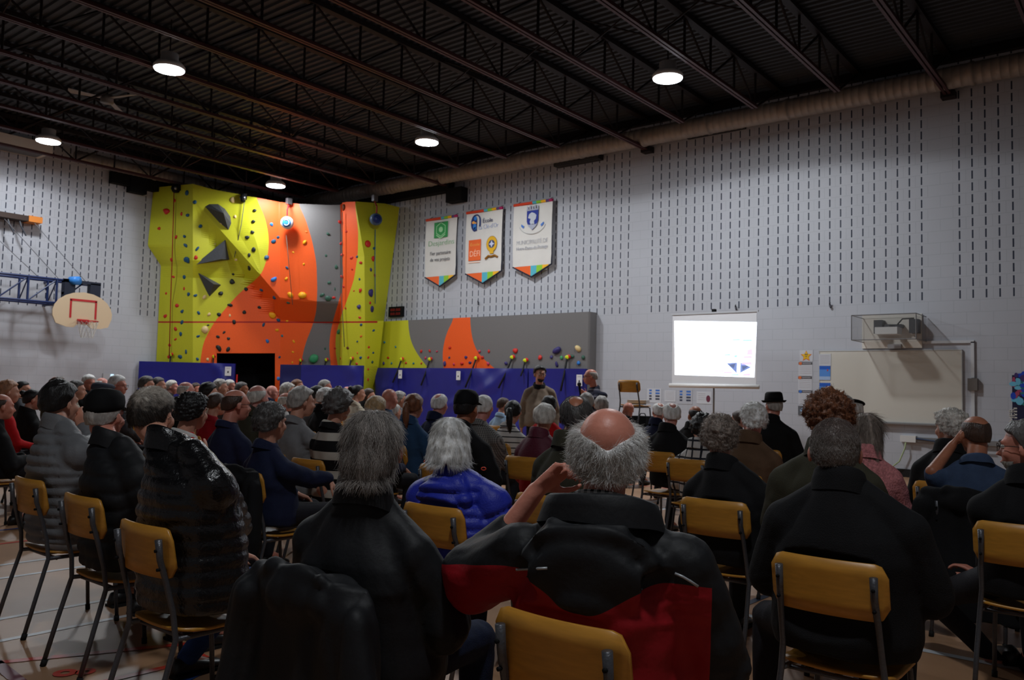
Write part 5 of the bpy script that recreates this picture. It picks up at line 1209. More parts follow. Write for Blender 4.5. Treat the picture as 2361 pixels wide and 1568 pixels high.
    # eyebrows/eyes only when the face can be seen
    if g('face') or not seated:
        for s_ in (-1, 1):
            MB().ell(X((s_*.031, .0805, .004)), (.0135*hs, .0125*hs, .0105*hs), HMr, 14, 10).build('eye', mat('eye_white', (200, 196, 190), .2), root, True)
            MB().ell(X((s_*.031, .0915, .004)), (.006, .003, .006), HMr, 10, 8).build('iris', mat('dark_iris', (50, 38, 30), .2), root, True)
        MB().cap(X((-.045, .092, .030)), X((-.015, .097, .033)), .004, .004, 6).cap(X((.045, .092, .030)), X((.015, .097, .033)), .004, .004, 6).build('eyebrow', hairmat(g('bcol', g('hcol', 'gray'))), root, True)
        MB().ell(X((0, .0965, -.067)), (.022, .006, .006), HMr, 12, 8).build('lips', mat('lips', (168, 88, 80), .5), root, True)
        if g('beard'):
            bV, bF = ico(4); bd = bV.copy(); mk = np.clip((.10-bd[:, 2])/.25, 0, 1)*np.clip((bd[:, 1]+.1)/.3, 0, 1)
            Q = np.array([0, .032, -.055])+bd*np.array([.056, .068, .062])*(1+.03*fbm(bd, 20, 3))[:, None]*(.8+.2*mk)[:, None]
            ff = [f for f in bF if min(mk[list(f)]) > .5]; bb = MB(); bb.add((Q*hs)@HMr.T+hc, ff); bb.build('beard', hairmat(g('beard')), root, True, fix=False)
    if g('glasses'):
        b = MB()
        for s_ in (-1, 1):
            b.tube([X((s_*.034+.024*math.cos(a), .106-.006*abs(math.cos(a)), .002+.019*math.sin(a))) for a in np.linspace(0, 2*math.pi, 17)[:-1]], .0016, 5, closed=True)
            b.tube([X((s_*.058, .098, .008)), X((s_*.080, .04, .008)), X((s_*.083, -.01, .004)), X((s_*.081, -.03, -.012))], .0018, 5)
        b.tube([X((-.01, .106, .006)), X((0, .110, .008)), X((.01, .106, .006))], .0016, 5); b.build('glasses', mat('dark_spectacle_frame', (26, 24, 26), .3), root)
    # hats
    hk = g('hat')
    if hk:
        mh = g('hmat', M_BLACK); n = 30; b = MB()
        def hr_(r_, z, yo=0, w_=1.0, ti=0): a = np.linspace(0, 2*math.pi, n, endpoint=False); return np.array([X((r_*.92*w_*math.cos(t), r_*1.1*math.sin(t)-.012+yo, z+ti*math.sin(t))) for t in a])
        if hk == 'cap':
            b.loft([hr_(.094, .032, ti=.02), hr_(.096, .06, ti=.02), hr_(.090, .10, ti=.01), hr_(.066, .132), hr_(.02, .142)]); b.build('hat', mh, root, True)
            br = MB(); V = []; 
            for i in range(11):
                a = math.pi*(.18+.64*i/10); V += [X((.088*math.cos(a), .1*math.sin(a)-.012, .05)), X((.1*math.cos(a), (.1*math.sin(a))+.065*math.sin(a)**2, .036)), X((.088*math.cos(a), .1*math.sin(a)-.012, .044)), X((.1*math.cos(a), .1*math.sin(a)+.065*math.sin(a)**2, .032))]
            F = []
            for i in range(10): q = 4*i; F += [(q, q+1, q+5, q+4), (q+2, q+6, q+7, q+3), (q+1, q+3, q+7, q+5)]
            br.add(V, F); br.build('cap_brim', mh, root, True)
        elif hk == 'flat':
            b.loft([hr_(.094, .045), hr_(.108, .062, .012), hr_(.112, .085, .02), hr_(.09, .112, .01), hr_(.03, .122, 0)]); b.build('hat', mh, root, True)
            br = MB(); br.ell(X((0, .105, .048)), (.065, .045, .008), HMr@Rx(-.25), 16, 8); br.build('cap_brim', mh, root, True)
        elif hk == 'fedora':
            b.loft([hr_(.098, .05), hr_(.096, .09), hr_(.088, .14), hr_(.070, .155), hr_(.04, .145)]); b.build('hat', mh, root, True)
            br = MB(); br.loft([hr_(.095, .052), hr_(.110, .045, w_=1.03), hr_(.122, .062, w_=1.10), hr_(.122, .066, w_=1.10), hr_(.11, .052, w_=1.03), hr_(.095, .06)], cap=False); br.build('hat_brim', mh, root, True, fix=False)
        elif hk == 'beret':
            b.ell(X((.015, -.02, .10)), (.105, .115, .032), HMr@Ry(.35), 22, 12); b.build('hat', mh, root, True)
    return root, org, R, (sz, hipz, arms, hc, HMr, X, pxl)
M_DARKT = mat('charcoal_trouser_cloth', (34, 34, 40), .8, 0, .2, .1, 30, .2, 200)
M_JEAN = mat('blue_denim', (36, 62, 112), .8, 0, .2, .22, 40, .25, 240); M_DJEAN = mat('dark_denim', (26, 34, 56), .8, 0, .2, .2, 40, .25, 240)
M_SHOE = mat('black_leather_shoe', (22, 20, 20), .4, 0, .5)
def cloth(n, c, rough=.85, spec=.2, var=.12, sc=18, bump=.25, bs=220): return mat(n, c, rough, 0, spec, var, sc, bump, bs)
def pattern_mat(name, c1, c2, kind, per):
    m = cloth(name, c1, var=0, bump=0); nt = m.node_tree; b = nt.nodes['Principled BSDF']; N = NB(m)
    tc = nt.nodes.new('ShaderNodeTexCoord'); sp = nt.nodes.new('ShaderNodeSeparateXYZ'); nt.links.new(tc.outputs['Object'], sp.inputs[0])
    f = lambda ax, w_: N.m('LESS_THAN', N.m('FRACT', N.m('ADD', N.m('DIVIDE', sp.outputs[ax], per), 50.25)), w_)
    if kind == 'stripe': k = f(2, .42)
    elif kind == 'thin': k = f(2, .2)
    elif kind == 'check': k = N.m('MULTIPLY', N.m('ADD', f(0, .5), f(2, .5)), .5)
    else: k = N.m('MAXIMUM', f(0, .22), f(2, .22))
    mx = nt.nodes.new('ShaderNodeMix'); mx.data_type = 'RGBA'; mx.inputs[6].default_value = (*lin(c1), 1); mx.inputs[7].default_value = (*lin(c2), 1)
    nt.links.new(k, mx.inputs[0]); nt.links.new(mx.outputs[2], b.inputs['Base Color']); return m
K = {'black': cloth('black_cloth', (24, 24, 26)), 'blackn': mat('black_nylon', (24, 25, 28), .62, 0, .3, .1, 20, .12, 60), 'leather': mat('glossy_black_padding', (16, 16, 18), .26, 0, .6, .1, 20, .35, 90),
     'grayp': mat('grey_quilted_nylon', (112, 113, 116), .55, 0, .35, .06, 20, .2, 120), 'red': cloth('bright_red_wool', (190, 24, 30)), 'dred': cloth('deep_red_cloth', (150, 22, 34)), 'maroon': mat('plum_nylon', (92, 34, 52), .6, 0, .3, .1, 10, .3, 100),
     'navy': cloth('navy_cloth', (30, 36, 62)), 'blue': mat('cobalt_quilted_nylon', (40, 52, 170), .5, 0, .4, .08, 20, .25, 120), 'gray': cloth('grey_marl_cotton', (132, 132, 134)), 'dgray': cloth('dark_grey_cloth', (70, 70, 74)),
     'cream': cloth('cream_knit', (212, 200, 178)), 'olive': cloth('dark_olive_cloth', (60, 58, 46)), 'brown': cloth('brown_cloth', (92, 70, 52)), 'denim': cloth('denim_shirt', (44, 74, 108)), 'tee': cloth('slate_blue_cotton', (62, 78, 106)),
     'pink': cloth('pink_fleece', (206, 132, 134), var=.3, sc=60, bump=.8, bs=90), 'beige': cloth('taupe_knit', (138, 122, 106)), 'lblue': cloth('pale_blue_cotton', (150, 178, 206)), 'white': cloth('white_cotton', (210, 208, 204)),
     'orange': cloth('rust_cloth', (140, 66, 34)), 'stripebw': pattern_mat('black_knit_white_stripes', (24, 23, 24), (190, 184, 172), 'stripe', .14), 'stripewb': pattern_mat('white_knit_black_stripes', (206, 204, 200), (34, 34, 40), 'thin', .055),
     'check': pattern_mat('small_grey_check', (150, 148, 144), (60, 60, 62), 'check', .016), 'plaid': pattern_mat('white_black_plaid', (198, 196, 194), (40, 42, 50), 'plaid', .075), 'nstripe': pattern_mat('navy_grey_stripes', (34, 36, 54), (96, 92, 100), 'thin', .10),
     'gplaid': pattern_mat('cream_pattern_knit', (196, 190, 172), (120, 116, 104), 'check', .05), 'wcheck': pattern_mat('black_white_collar_check', (214, 214, 212), (20, 20, 22), 'check', .018), 'gmaroon': cloth('grape_cloth', (96, 40, 60))}

# u, v, head width px (or Y=..), hair, colour, skin, garment, cloth, hair words, garment words, place words, options
T = []
def A_(*a, **k): T.append((a, k))
A_(20, 905, 38, 'wavy', 'strawberry', 'fair', 'sweater', 'red', 'strawberry blond hair', 'red sweater', 'at far left edge')
A_(4, 938, 44, 'bald', 'brown', 'ruddy', 'jacket', 'black', 'balding red face', 'black jacket', 'cut by left edge')
A_(53, 898, 28, 'short', 'black', 'fair', 'sweater', 'dgray', 'short black hair', 'dark grey sweater', 'far left back rows', glasses=1)
A_(78, 922, 36, 'bun', 'black', 'fair', 'jacket', 'black', 'tied black hair', 'black jacket', 'beside the left edge')
A_(133, 888, 32, 'spot', 'brown', 'ruddy', 'sweater', 'olive', 'thinning brown hair', 'olive sweater', 'under the backboard')
A_(139, 930, 70, 'full', 'black', 'fair', 'puffer', 'grayp', 'dark hair', 'light grey quilted puffer', 'hand at cheek', cx=16.5, nk=.9, Y=-13.55, band=.055, puff=.018, armR=((208, 1035, .05), (196, 992, .12), (182, 965, .12), (-.5, .5, 0), .7), bulk=1.1, chair=1)
A_(177, 900, 34, 'bob', 'dgray', 'fair', 'sweater', 'gplaid', 'grey brown bob', 'cream patterned sweater', 'left rows')
A_(205, 884, 27, 'full', 'white', 'ruddy', 'jacket', 'black', 'white hair and glasses', 'black jacket', 'far left back rows', glasses=1, haz=10)
A_(236, 888, 27, 'bald', 'white', 'pink', 'jacket', 'dgray', 'pink bald head', 'grey jacket', 'far left back rows')
A_(235, 908, 36, 'short', 'gray', 'fair', 'jacket', 'navy', 'grey flat cap', 'navy jacket', 'left rows', hat='flat', hmat=cloth('grey_tweed', (72, 76, 88)))
A_(272, 890, 32, 'full', 'white', 'ruddy', 'jacket', 'dgray', 'white hair and glasses', 'dark grey jacket', 'by the left wall', glasses=1, haz=42)
A_(243, 960, 92, 'short', 'gray', 'ruddy', 'puffer', 'blackn', 'black cap and glasses', 'matt black puffer', 'left foreground row', cx=17.365, nk=.88, Y=-13.65, hat='cap', glasses=1, band=.075, bulk=1.05, haz=116, hopt=dict(t=.006), chair=1)
A_(352, 957, 112, 'short', 'salt', 'fair', 'puffer', 'leather', 'short grey hair', 'glossy black puffer', 'fist at chin', cx=18.30, Y=-13.83, band=.058, puff=.012, nk=.84, cuffR=.80, armR=((540, 1212, .06), (462, 1078, .12), (436, 1032, .12), (-.6, .3, .1), 1.1), lmat='jean', haz=117, bulk=1.08, chair=1, hgrad=((62, 56, 52), (188, 178, 166)), nstr=5200, slen=.028, srad=.0006, legR=((672, 1335, .16), (520, 1590, .10)), legL=((560, 1345, .42), (430, 1520, .30)), hopt=dict(t=.007, mess=.2, lift=.25, comb=(0, .7, -.6)), skin2=1, collar='high')
A_(397, 893, 24, 'short', 'lgray', 'pink', 'jacket', 'black', 'cropped white hair and pink face', 'black jacket', 'before the left blue mat', haz=45)
A_(339, 888, 28, 'full', 'dgray', 'fair', 'jacket', 'black', 'dark grey hair', 'black jacket', 'behind the fist at chin man, left')
A_(366, 888, 28, 'short', 'dgray', 'fair', 'jacket', 'dgray', 'dark grey short hair', 'dark grey jacket', 'behind the fist at chin man, right')
A_(430, 902, 32, 'bald', 'lgray', 'pink', 'jacket', 'black', 'white fringe and bald top', 'black jacket', 'below the left blue mat')
A_(452, 898, 22, 'short', 'brown', 'ruddy', 'jacket', 'brown', 'short brown hair', 'brown jacket', 'far back by the left mat')
A_(482, 907, 32, 'full', 'black', 'fair', 'sweater', 'cream', 'black hair', 'cream sweater', 'middle left rows')
A_(509, 894, 27, 'wavy', 'gray', 'fair', 'jacket', 'dgray', 'grey wavy hair', 'dark grey jacket', 'by the doorway')
A_(530, 892, 24, 'short', 'lgray', 'ruddy', 'jacket', 'navy', 'light grey hair', 'navy jacket', 'by the red tipped pole')
A_(558, 898, 26, 'short', 'dgray', 'tan', 'jacket', 'black', 'dark grey short hair', 'black jacket', 'in the doorway line')
A_(445, 950, 64, 'curly', 'black', 'fair', 'sweater', 'red', 'dark curly hair', 'red sweater with white collar', 'right of the glossy puffer', cmat='white', hopt=dict(curl=.5, t=.022))
A_(500, 932, 38, 'short', 'brown', 'fair', 'sweater', 'dred', 'brown hair', 'deep red sweater', 'middle left rows')
A_(545, 934, 60, 'bald', 'brown', 'ruddy', 'sweater', 'navy', 'balding head with glasses', 'navy sweater', 'middle left, profile right', glasses=1, hopt=dict(bald=.95), haz=75)
A_(596, 917, 43, 'fringe', 'lgray', 'pink', 'jacket', 'olive', 'white fringe', 'olive jacket', 'middle left rows')
A_(628, 905, 24, 'none', 'gray', 'pink', 'jacket', 'navy', 'hairless pink head and glasses', 'navy jacket', 'by the doorway right jamb', glasses=1, haz=35)
A_(626, 974, 68, 'curly', 'dgray', 'fair', 'sweater', 'navy', 'short grey curls', 'navy sweater', 'coat over chair', Y=-12.45, haz=96, nstr=2600, slen=.022, srad=.0008, hopt=dict(curl=.45, t=.018), armR=((714, 1104, .0), (757, 1102, .10), (772, 1125, .12), (0, .3, -1), .5), coat='black')
A_(665, 903, 28, 'wavy', 'lgray', 'fair', 'jacket', 'dgray', 'light grey hair', 'dark jacket', 'before the shaded blue mat')
A_(686, 892, 25, 'short', 'auburn', 'fair', 'jacket', 'brown', 'auburn hair', 'brown jacket', 'before the shaded blue mat')
A_(661, 927, 32, 'bald', 'lgray', 'ruddy', 'sweater', 'white', 'bald head', 'white sweater', 'behind the grey curls woman', armx=1)
A_(697, 928, 50, 'wavy', 'gray', 'fair', 'tee', 'gray', 'grey wavy hair', 'grey t-shirt', 'bare forearm', armR=((768, 1040, -.05), (748, 1062, .12), (735, 1066, .16), (0, 0, -1), .5), haz=72)
A_(733, 912, 30, 'full', 'black', 'fair', 'sweater', 'dgray', 'black hair', 'grey sweater', 'middle rows')
A_(750, 894, 27, 'short', 'gray', 'ruddy', 'jacket', 'black', 'short grey hair', 'black jacket', 'far middle rows')
A_(752, 918, 33, 'wavy', 'white', 'fair', 'jacket', 'black', 'white wavy hair', 'black jacket', 'middle rows')
A_(782, 937, 52, 'curly', 'dgray', 'fair', 'sweater', 'stripebw', 'black and white curls', 'black striped sweater', 'middle rows', hopt=dict(t=.028))
A_(802, 906, 22, 'none', 'gray', 'pink', 'sweater', 'gray', 'pink bare head', 'grey sweater', 'far middle rows')
A_(826, 907, 27, 'bun', 'black', 'fair', 'sweater', 'cream', 'black hair bun with scrunchie', 'cream knit top', 'before the yellow pillar')
A_(851, 914, 26, 'bob', 'brown', 'fair', 'jacket', 'black', 'brown bob', 'black jacket', 'before the yellow pillar')
A_(899, 920, 35, 'none', 'gray', 'ruddy', 'sweater', 'denim', 'bald ruddy head', 'blue shirt', 'before the long blue mat')
A_(922, 923, 28, 'wavy', 'gray', 'fair', 'jacket', 'gray', 'grey wavy hair', 'grey jacket', 'before the long blue mat')
A_(868, 947, 46, 'full', 'blond', 'fair', 'jacket', 'navy', 'greying blond hair', 'navy jacket', 'directly beyond the long grey hair')
A_(908, 952, 35, 'short', 'lgray', 'fair', 'jacket', 'beige', 'light grey hair', 'stone jacket', 'right beyond the long grey hair')
A_(955, 938, 42, 'pony', 'auburn', 'fair', 'jacket', 'denim', 'red brown ponytail', 'denim jacket', 'before the long blue mat', hopt=dict(t=.018))
A_(1014, 933, 37, 'spot', 'white', 'pink', 'jacket', 'navy', 'white hair with pink crown', 'navy jacket', 'middle rows')
A_(1076, 942, 54, 'short', 'black', 'tan', 'jacket', 'black', 'black cap', 'black jacket', 'middle rows', hat='cap', haz=100, sw=1.1)
A_(1116, 940, 42, 'short', 'white', 'pink', 'sweater', 'check', 'white hair', 'small check shirt', 'beside the black cap', armR=((1168, 1075, .0), (1182, 1062, .15), (1194, 1062, .18), (0, 0, -1), .5), sw=1.1)
A_(860, 1037, 148, 'longbob', 'salt', 'ruddy', 'jacket', 'blackn', 'long grey hair', 'black jacket', 'foreground centre', Y=-13.93, haz=122, nstr=9000, slen=.055, srad=.00065, hopt=dict(t=.005, long=.035, flare=.0, mess=.22, lift=.07, part=.12, wave=.22, comb=(0, -.35, -1)), coat='blackn', bulk=1.15, pad=1.6, shirt2=1, chair=1, lmat='djean', az=100)
A_(1037, 1022, 98, 'bob', 'white', 'fair', 'puffer', 'blue', 'straight white bob', 'cobalt blue puffer', 'centre', cx=18.67, Y=-12.66, haz=128, nstr=6000, slen=.055, srad=.0006, hopt=dict(t=.010, long=.045, flare=.45, mess=.08, lift=.04, part=.3, wave=.05, comb=(0, -.3, -1)), hood=1.0, band=.055, puff=.02, chair=1, az=100, bulk=1.2, sw=1.12, drop=.08, collar='crew')
A_(1162, 935, 26, 'short', 'brown', 'fair', 'sweater', 'lblue', 'short brown hair', 'pale blue top', 'middle right of check shirt')
A_(1183, 950, 38, 'pony', 'black', 'fair', 'tee', 'stripewb', 'black ponytail', 'white striped top', 'before the dark haired speaker')
A_(1255, 965, 47, 'short', 'lgray', 'fair', 'jacket', 'maroon', 'short grey hair', 'plum and red jacket', 'below the dark haired speaker', chair=1, hopt=dict(t=.018), yoke='red', pad=1.3)
A_(1266, 938, 34, 'full', 'black', 'fair', 'jacket', 'red', 'black hair', 'bright red jacket', 'below the dark haired speaker')
A_(1328, 962, 72, 'spot', 'dgray', 'tan', 'coat', 'olive', 'dark hair with bald spot', 'dark olive coat', 'left of the white fringe man', hopt=dict(bald=.42, t=.010), nstr=1800, slen=.025, srad=.0008, bulk=1.1)
A_(1352, 930, 36, 'short', 'gray', 'fair', 'jacket', 'dgray', 'grey hair', 'dark grey jacket', 'below the man with the microphone')
A_(1386, 936, 31, 'wavy', 'gray', 'fair', 'jacket', 'gray', 'combed grey hair', 'grey jacket', 'right below the man with the microphone')
A_(1400, 1042, 165, 'fringe', 'white', 'ruddy', 'jacket', 'blackn', 'wispy white fringe', 'black and red jacket', 'foreground centre', cx=20.205, Y=-13.80, haz=122, nstr=11000, slen=.034, srad=.0006, hopt=dict(t=.012, side=.004, bald=1.12, bdir=(0, -.36, .93), mess=.42, lift=.5, line=[-.97, -.97, -.7, -.2, .4, .5, .56], vee=.3, wave=.5, part=.35, comb=(0, -.25, -.9), droop=.5), yoke='red', hood=1.35, collar='big', chair=1, az=108, bulk=1.22, pad=1.5, sw=1.2, slvr=1.5, drop=.085, armL=((1092, 1330, .22), (1236, 1132, .22), (1296, 1082, .22), (.5, -.6, -1), .95), cuffL=.55, hs=1.0, shirt=1)
A_(1448, 946, 27, 'none', 'gray', 'ruddy', 'jacket', 'black', 'bald head', 'black jacket', 'below the raised chair')
A_(1519, 950, 32, 'spot', 'white', 'ruddy', 'jacket', 'navy', 'white hair and red crown', 'navy jacket', 'below the raised chair')
A_(1548, 957, 45, 'spot', 'white', 'pink', 'coat', 'black', 'white hair and pink crown', 'black coat', 'below the screen corner', chair=1, hopt=dict(bald=.30))
A_(1602, 958, 33, 'bald', 'black', 'tan', 'jacket', 'black', 'dark balding head', 'black jacket', 'under the screen')
A_(1618, 990, 46, 'curly', 'black', 'fair', 'jacket', 'plaid', 'black curls', 'white plaid coat', 'left of the blond curls')
A_(1660, 1012, 86, 'curly', 'ashblond', 'fair', 'jacket', 'black', 'blond grey curls', 'black jacket', 'right centre', cx=19.49, Y=-11.41, nstr=4200, slen=.022, srad=.0008, hopt=dict(t=.018, curl=.8, wave=1.2, mess=1.0, lift=.3), chair=1, haz=108, pad=1.4, bulk=1.1)
A_(1702, 968, 33, 'short', 'brown', 'fair', 'jacket', 'dgray', 'brown hair', 'grey jacket', 'behind the white curls')
A_(1736, 968, 55, 'curly', 'white', 'pink', 'coat', 'brown', 'white curls with pink crown', 'brown and black coat', 'right centre', hopt=dict(curl=.5, t=.016), chair=1, nstr=1500, slen=.02, srad=.001)
A_(1783, 938, 38, 'crop', 'gray', 'ruddy', 'coat', 'black', 'black brimmed hat', 'black coat', 'by the notices', hat='fedora', sw=1.15, pad=1.5)
A_(1908, 968, 98, 'curly', 'auburn', 'fair', 'jacket', 'olive', 'auburn curls', 'olive jacket', 'right foreground', Y=-11.75, nstr=7000, slen=.018, srad=.0008, hopt=dict(t=.024, curl=.9, wave=1.5, mess=1.0, lift=.3), haz=118, pad=1.3, az=100)
A_(1945, 938, 36, 'full', 'gray', 'fair', 'jacket', 'dgray', 'grey hair', 'grey jacket', 'behind the auburn curls')
A_(1968, 948, 36, 'full', 'white', 'fair', 'jacket', 'black', 'white hair and black beret', 'black jacket', 'left of the long haired woman', hat='beret')
A_(1995, 997, 62, 'long', 'ashblond', 'fair', 'jacket', 'pink', 'long ash hair', 'pink fleece jacket', 'right foreground', nstr=3500, slen=.11, srad=.0008, hopt=dict(t=.010, long=.20, mess=.06, lift=.02, wave=.08), haz=122, pad=.8, sw=.92, az=105)
A_(1925, 1042, 113, 'crop', 'salt', 'ruddy', 'coat', 'black', 'cropped grey hair', 'black coat', 'right foreground', cx=20.44, nk=.86, Y=-12.56, haz=107, az=98, hgrad=((134, 126, 120), (100, 84, 78)), nstr=9000, slen=.014, srad=.0007, hopt=dict(t=.005, mess=.5, lift=.9), chair=1, bulk=1.2, pad=1.6, sw=1.12, fold=.6, legL=((1772, 1420, .38), (1762, 1640, .34)), legR=((2082, 1425, .30), (2080, 1650, .28)), smooth=1)
A_(2190, 987, 64, 'curly', 'lgray', 'fair', 'jacket', 'black', 'silver curls', 'black jacket', 'before the conduit', Y=-9.35, nstr=2500, slen=.02, srad=.0009, hopt=dict(curl=.8, t=.022), chair=1)
A_(2248, 1003, 62, 'bald', 'brown', 'tan', 'tee', 'tee', 'tanned bald head', 'slate blue t-shirt', 'hand at temple', haz=128, armL=((2150, 1088, .0), (2196, 1026, .08), (2226, 984, .10), (.8, .2, 0), .35), armR=((2300, 1120, .15), (2222, 1118, .22), (2182, 1112, .22), (0, 0, -1), .5), coat='black', lmat='djean', hopt=dict(bald=.85, t=.001), sw=1.12, bulk=1.05, az=105, legL=((2150, 1200, .25), (2190, 1360, .25)))
A_(2362, 1032, 92, 'full', 'dgray', 'ruddy', 'jacket', 'black', 'greying hair and beard', 'black jacket', 'cut by the right edge', cx=20.825, Y=-11.12, haz=176, az=112, glasses=1, face=1, beard='gray', chair=1, legL=((2150, 1375, .55), (2330, 1560, .45)), armL=((2290, 1270, .15), (2268, 1330, .30), (2235, 1312, .34), (0, 0, -1), .5))

def drape(cx, cy, az, mk, label, w_=.25, zb=.18):
    """coat hung over a chair back"""
    e = empty('draped_coat', (cx, cy, 0), math.radians(az-90)); m = MB(); n = 36; rings = []
    for z, kx, ky in ((.845, .62, .5), (.83, .9, .9), (.79, 1.0, 1.0), (.70, 1.04, 1.05), (.58, 1.05, 1.15), (.45, 1.08, 1.25), (.32, 1.12, 1.3), (zb, 1.16, 1.35)):
        a = np.linspace(0, 2*math.pi, n, endpoint=False); c, s_ = np.cos(a), np.sin(a)
        rings.append(np.column_stack([np.sign(c)*np.abs(c)**.8*w_*kx, -.272+s_*.055*ky-.02*(ky-1), np.full(n, z)]))
    m.loft(rings)
    for k_ in (-1, 1): m.cap((k_*w_*.86, -.30, .74), (k_*w_*1.08, -.32, .42), .060, .048, 14); m.cap((k_*w_*1.08, -.32, .42), (k_*w_*.98, -.34, .24), .048, .040, 14)
    m.ell((0, -.325, .77), (w_*.55, .04, .07), None, 18, 12); m.cap((-w_*.4, -.315, .835), (w_*.4, -.315, .835), .026, .026, 12)
    cm_ = remesh(m, .011, 4, .5); V, N_ = getV(cm_)
    V = V+N_*(.010*np.abs(fbm(V*[1, 1, .25], 26, int(cx*10)))+.006*fbm(V*[1, 1, .4], 55, 3)+.008*fbm(V, 12, 8)-.006)[:, None]; setV(cm_, V)
    link('coat_body', cm_, K[mk], e)
    tag(e, label, 'coat')

placed = []; order = []
for a, k in T:
    u, v, w_ = a[:3]
    D = (k['Y']-CAM[1])/ray(u, v)[1] if 'Y' in k else .172*FPX/w_
    order.append([D, 'Y' in k, a, k])
order.sort(key=lambda q: (not q[1], q[0]))
for q in order:
    D, fixed, a, k = q; best = None
    for f in (0, .03, -.03, .06, -.06, .09, -.09, .12, -.12, .15, .18, -.15, .22, -.19, .26, .3, -.23, .35, .4):
        if fixed and f != 0: continue
        P = at(a[0], a[1], D*(1+f)); dm = min([np.hypot(P[0]-r[0], (P[1]-r[1])*1.0) if abs(P[1]-r[1]) < .3 else max(np.hypot(P[0]-r[0], P[1]-r[1])-.12, abs(P[1]-r[1])-.1) for r in placed] or [9])
        if best is None or dm > best[0]+.02: best = (dm, D*(1+f), P)
        if dm >= .56: best = (dm, D*(1+f), P); break
    placed.append(best[2][:2]); q[0] = best[1]
    if best[0] < .5 or fixed: print('PLACE', a[0], round(best[1], 2), np.round(best[2], 2), 'dm', round(best[0], 2))
nseen = 0
for D, fixed, a, k in order:
    u, v, w_, hair, hcol, skin, top_, cl, hw, gw, pw = a
    sp = dict(u=u, v=v, D=D, hair=hair, hcol=hcol, skin=skin, top=top_, tmat=K[cl], hs=1.0)
    k = dict(k); k.pop('Y', None)
    sp['fixed'] = fixed; sp['hy'] = .0 if fixed else .035
    sp.update(k)
    for key in ('cmat',):
        if isinstance(sp.get(key), str): sp[key] = K[sp[key]]
    if isinstance(sp.get('lmat'), str): sp['lmat'] = {'jean': M_JEAN, 'djean': M_DJEAN}[sp['lmat']]
    if isinstance(sp.get('yoke'), str): sp['yoke'] = (mat('crimson_nylon', (150, 14, 26), .55, 0, .3, .15, 6, .35, 60) if u == 1400 else K['red'], .05 if u == 1400 else .08)
    sp['label'] = 'person with %s, %s, %s' % (hw, gw, pw)
    root, org, R, info = person(sp)
    az = sp.get('az', 90); caz = 90 if abs(az-90) < 25 else az
    # chair under the hips, back just behind the spine
    place_chair(org[0], org[1]+(sp.get('coff', .06) if fixed else .0), 90, 'plywood school chair under the person with %s, %s' % (hw, gw))
    if sp.get('coat'): drape(org[0], org[1]+.05, 90, sp['coat'], 'black coat draped over the chair of the person with '+hw, .27 if u != 626 else .22, .12)
    if u == 1037:
        for uu, vv, dd in ((1115, 1081, -.06), (983, 1064, -.02)):
            pc = R.T@(at(uu, vv, D+dd)-org); xr = R.T@RT; yu = R.T@UP
            MB().tube([pc+xr*.011*math.cos(a_)+yu*.007*math.sin(a_) for a_ in np.linspace(0, 2*math.pi, 15)[:-1]], .0026, 6, closed=True).build('cord_loop', mat('orange_cord', (240, 80, 40), .5), root, True)
    if u in (1400, 860):
      if u == 1400:
        from mathutils.bvhtree import BVHTree
        jk = [c for c in root.children if c.name.startswith('jacket')][0]; bv = BVHTree.FromPolygons([tuple(p.co) for p in jk.data.vertices], [tuple(p.vertices) for p in jk.data.polygons])
        Rt = R.T
        for pts in (((1190, 1313), (1215, 1312), (1240, 1311), (1262, 1310)), ((1556, 1322), (1575, 1330), (1592, 1340), (1609, 1352))):
            mb = MB(); L_ = []
            for (x, y) in pts:
                hit_ = bv.ray_cast(Vector(Rt@(CAM-org)), Vector(Rt@ray(x, y)))
                if hit_[0] is not None: L_.append(np.array(hit_[0])+np.array(hit_[1])*.001)
            if len(L_) > 1: mb.tube(L_, .0035, 6); mb.build('reflective_strip', mat('silver_reflective', (170, 174, 178), .4, .2), root, True)
      mb = MB(); sz, hipz, arms, hc, HMr, X, pxl = info; n = 30; a_ = np.linspace(0, 2*math.pi, n, endpoint=False); ox = hc[0]*.5
      cr2 = lambda r_, z: np.column_stack([r_*np.cos(a_)+ox, r_*.95*np.sin(a_)-.030, z-.02*np.sin(a_)])
      mb.loft([cr2(.074, sz+.03), cr2(.071, sz+.082), cr2(.066, sz+.085), cr2(.064, sz+.03)], cap=False); mb.build('shirt_collar', K['wcheck' if u == 1400 else 'dred'], root, True, fix=False)

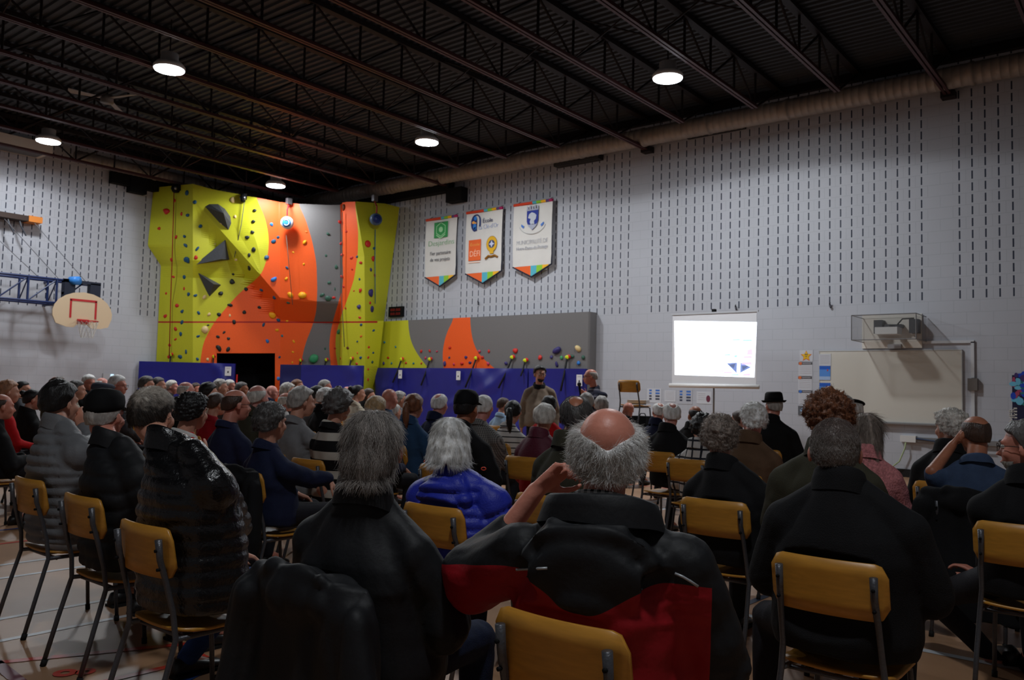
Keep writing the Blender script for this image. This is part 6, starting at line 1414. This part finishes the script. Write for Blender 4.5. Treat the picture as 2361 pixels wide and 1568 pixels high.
# ---------------------------------------------------------------- the two standing men
m1 = person(dict(u=1245, v=863, D=12.3, az=312, haz=326, seat=False, hair='full', hcol='black', skin='fair', top='sweater', tmat=K['beige'], bulk=1.2, pad=.8, sw=1.0, glasses=1, beard='black', hs=1.02,
     hopt=dict(t=.016), cmat=K['black'], collar='fold', label='standing person in taupe sweater with black collar, dark hair and beard', nod=-4))
m2 = person(dict(u=1361, v=869, D=12.2, az=236, haz=222, seat=False, hair='bald', hcol='gray', skin='ruddy', top='sweater', tmat=K['nstripe'], bulk=1.05, glasses=1, hs=1.0,
     armR=((1378, 915, .05), (1352, 912, -.2), (1340, 903, -.28), (-.3, .4, 0), 1.0), armL=((1392, 912, -.1), (1362, 920, -.3), (1344, 908, -.36), (.3, .3, .2), 1.0), label='standing person in dark striped sweater holding a microphone, profile', nod=-4))
e = empty('microphone', tuple(at(1338, 906, 11.95))); d_ = (at(1336, 890, 11.95)-at(1338, 906, 11.95)); d_ /= np.linalg.norm(d_)
MB().cap(-d_*.12, d_*.09, .014, .018, 12).build('handle', M_BLACK, e, True); MB().ell(d_*.125, (.030, .030, .034), None, 14, 10).build('grille_head', mat('dark_mesh', (40, 40, 44), .4, .6), e, True)
tag(e, 'black handheld microphone held by the standing man in striped sweater', 'microphone')

# ---------------------------------------------------------------- raised chair on a table by the screen
cpos = at(1466, 930, 13.1); tz = .73
e = empty('folding_table', (cpos[0]+.1, cpos[1]+.05, 0)); MB().b2((-.65, -.38, tz-.035), (.65, .38, tz)).build('tabletop', mat('grey_laminate', (120, 118, 114), .5), e)
for sx in (-1, 1):
    for sy in (-1, 1): MB().cyl((sx*.58, sy*.32, 0), (sx*.58, sy*.32, tz-.035), .014, 8).build('leg', M_TUBE, e)
tag(e, 'grey folding table carrying the raised chair beside the screen', 'table')
place_chair(cpos[0], cpos[1], 92, 'plywood school chair standing on the table beside the screen', None, tz+.001)
e = empty('data_projector', (cpos[0]+.03, cpos[1]+.03, tz+.452)); MB().box((0, 0, .03), (.30, .26, .055), .3).build('casing', M_WHITE, e); MB().cyl((0, .12, .03), (0, .15, .03), .025, 14).build('lens', M_BLACK, e); MB().box((-.02, 0, -.006), (.24, .2, .012), .3).build('base', M_BLACK, e)
tag(e, 'white projector lying on the raised chair', 'projector')
e = empty('black_case', (cpos[0]+.12, cpos[1]+.02, tz)); MB().b2((-.14, -.12, 0), (.12, .12, .26)).build('case_body', M_BLACK, e); MB().tube([(-.06, 0, .26), (-.04, 0, .3), (.03, 0, .3), (.05, 0, .26)], .008, 6).build('handle', M_BLACK, e)
tag(e, 'black case standing under the raised chair', 'case')

import re as _re
for o in COL.objects:
    if 'label' in o and len(_re.findall(r"[\w'-]+", o['label'])) > 16: print('LONG', o['label'])
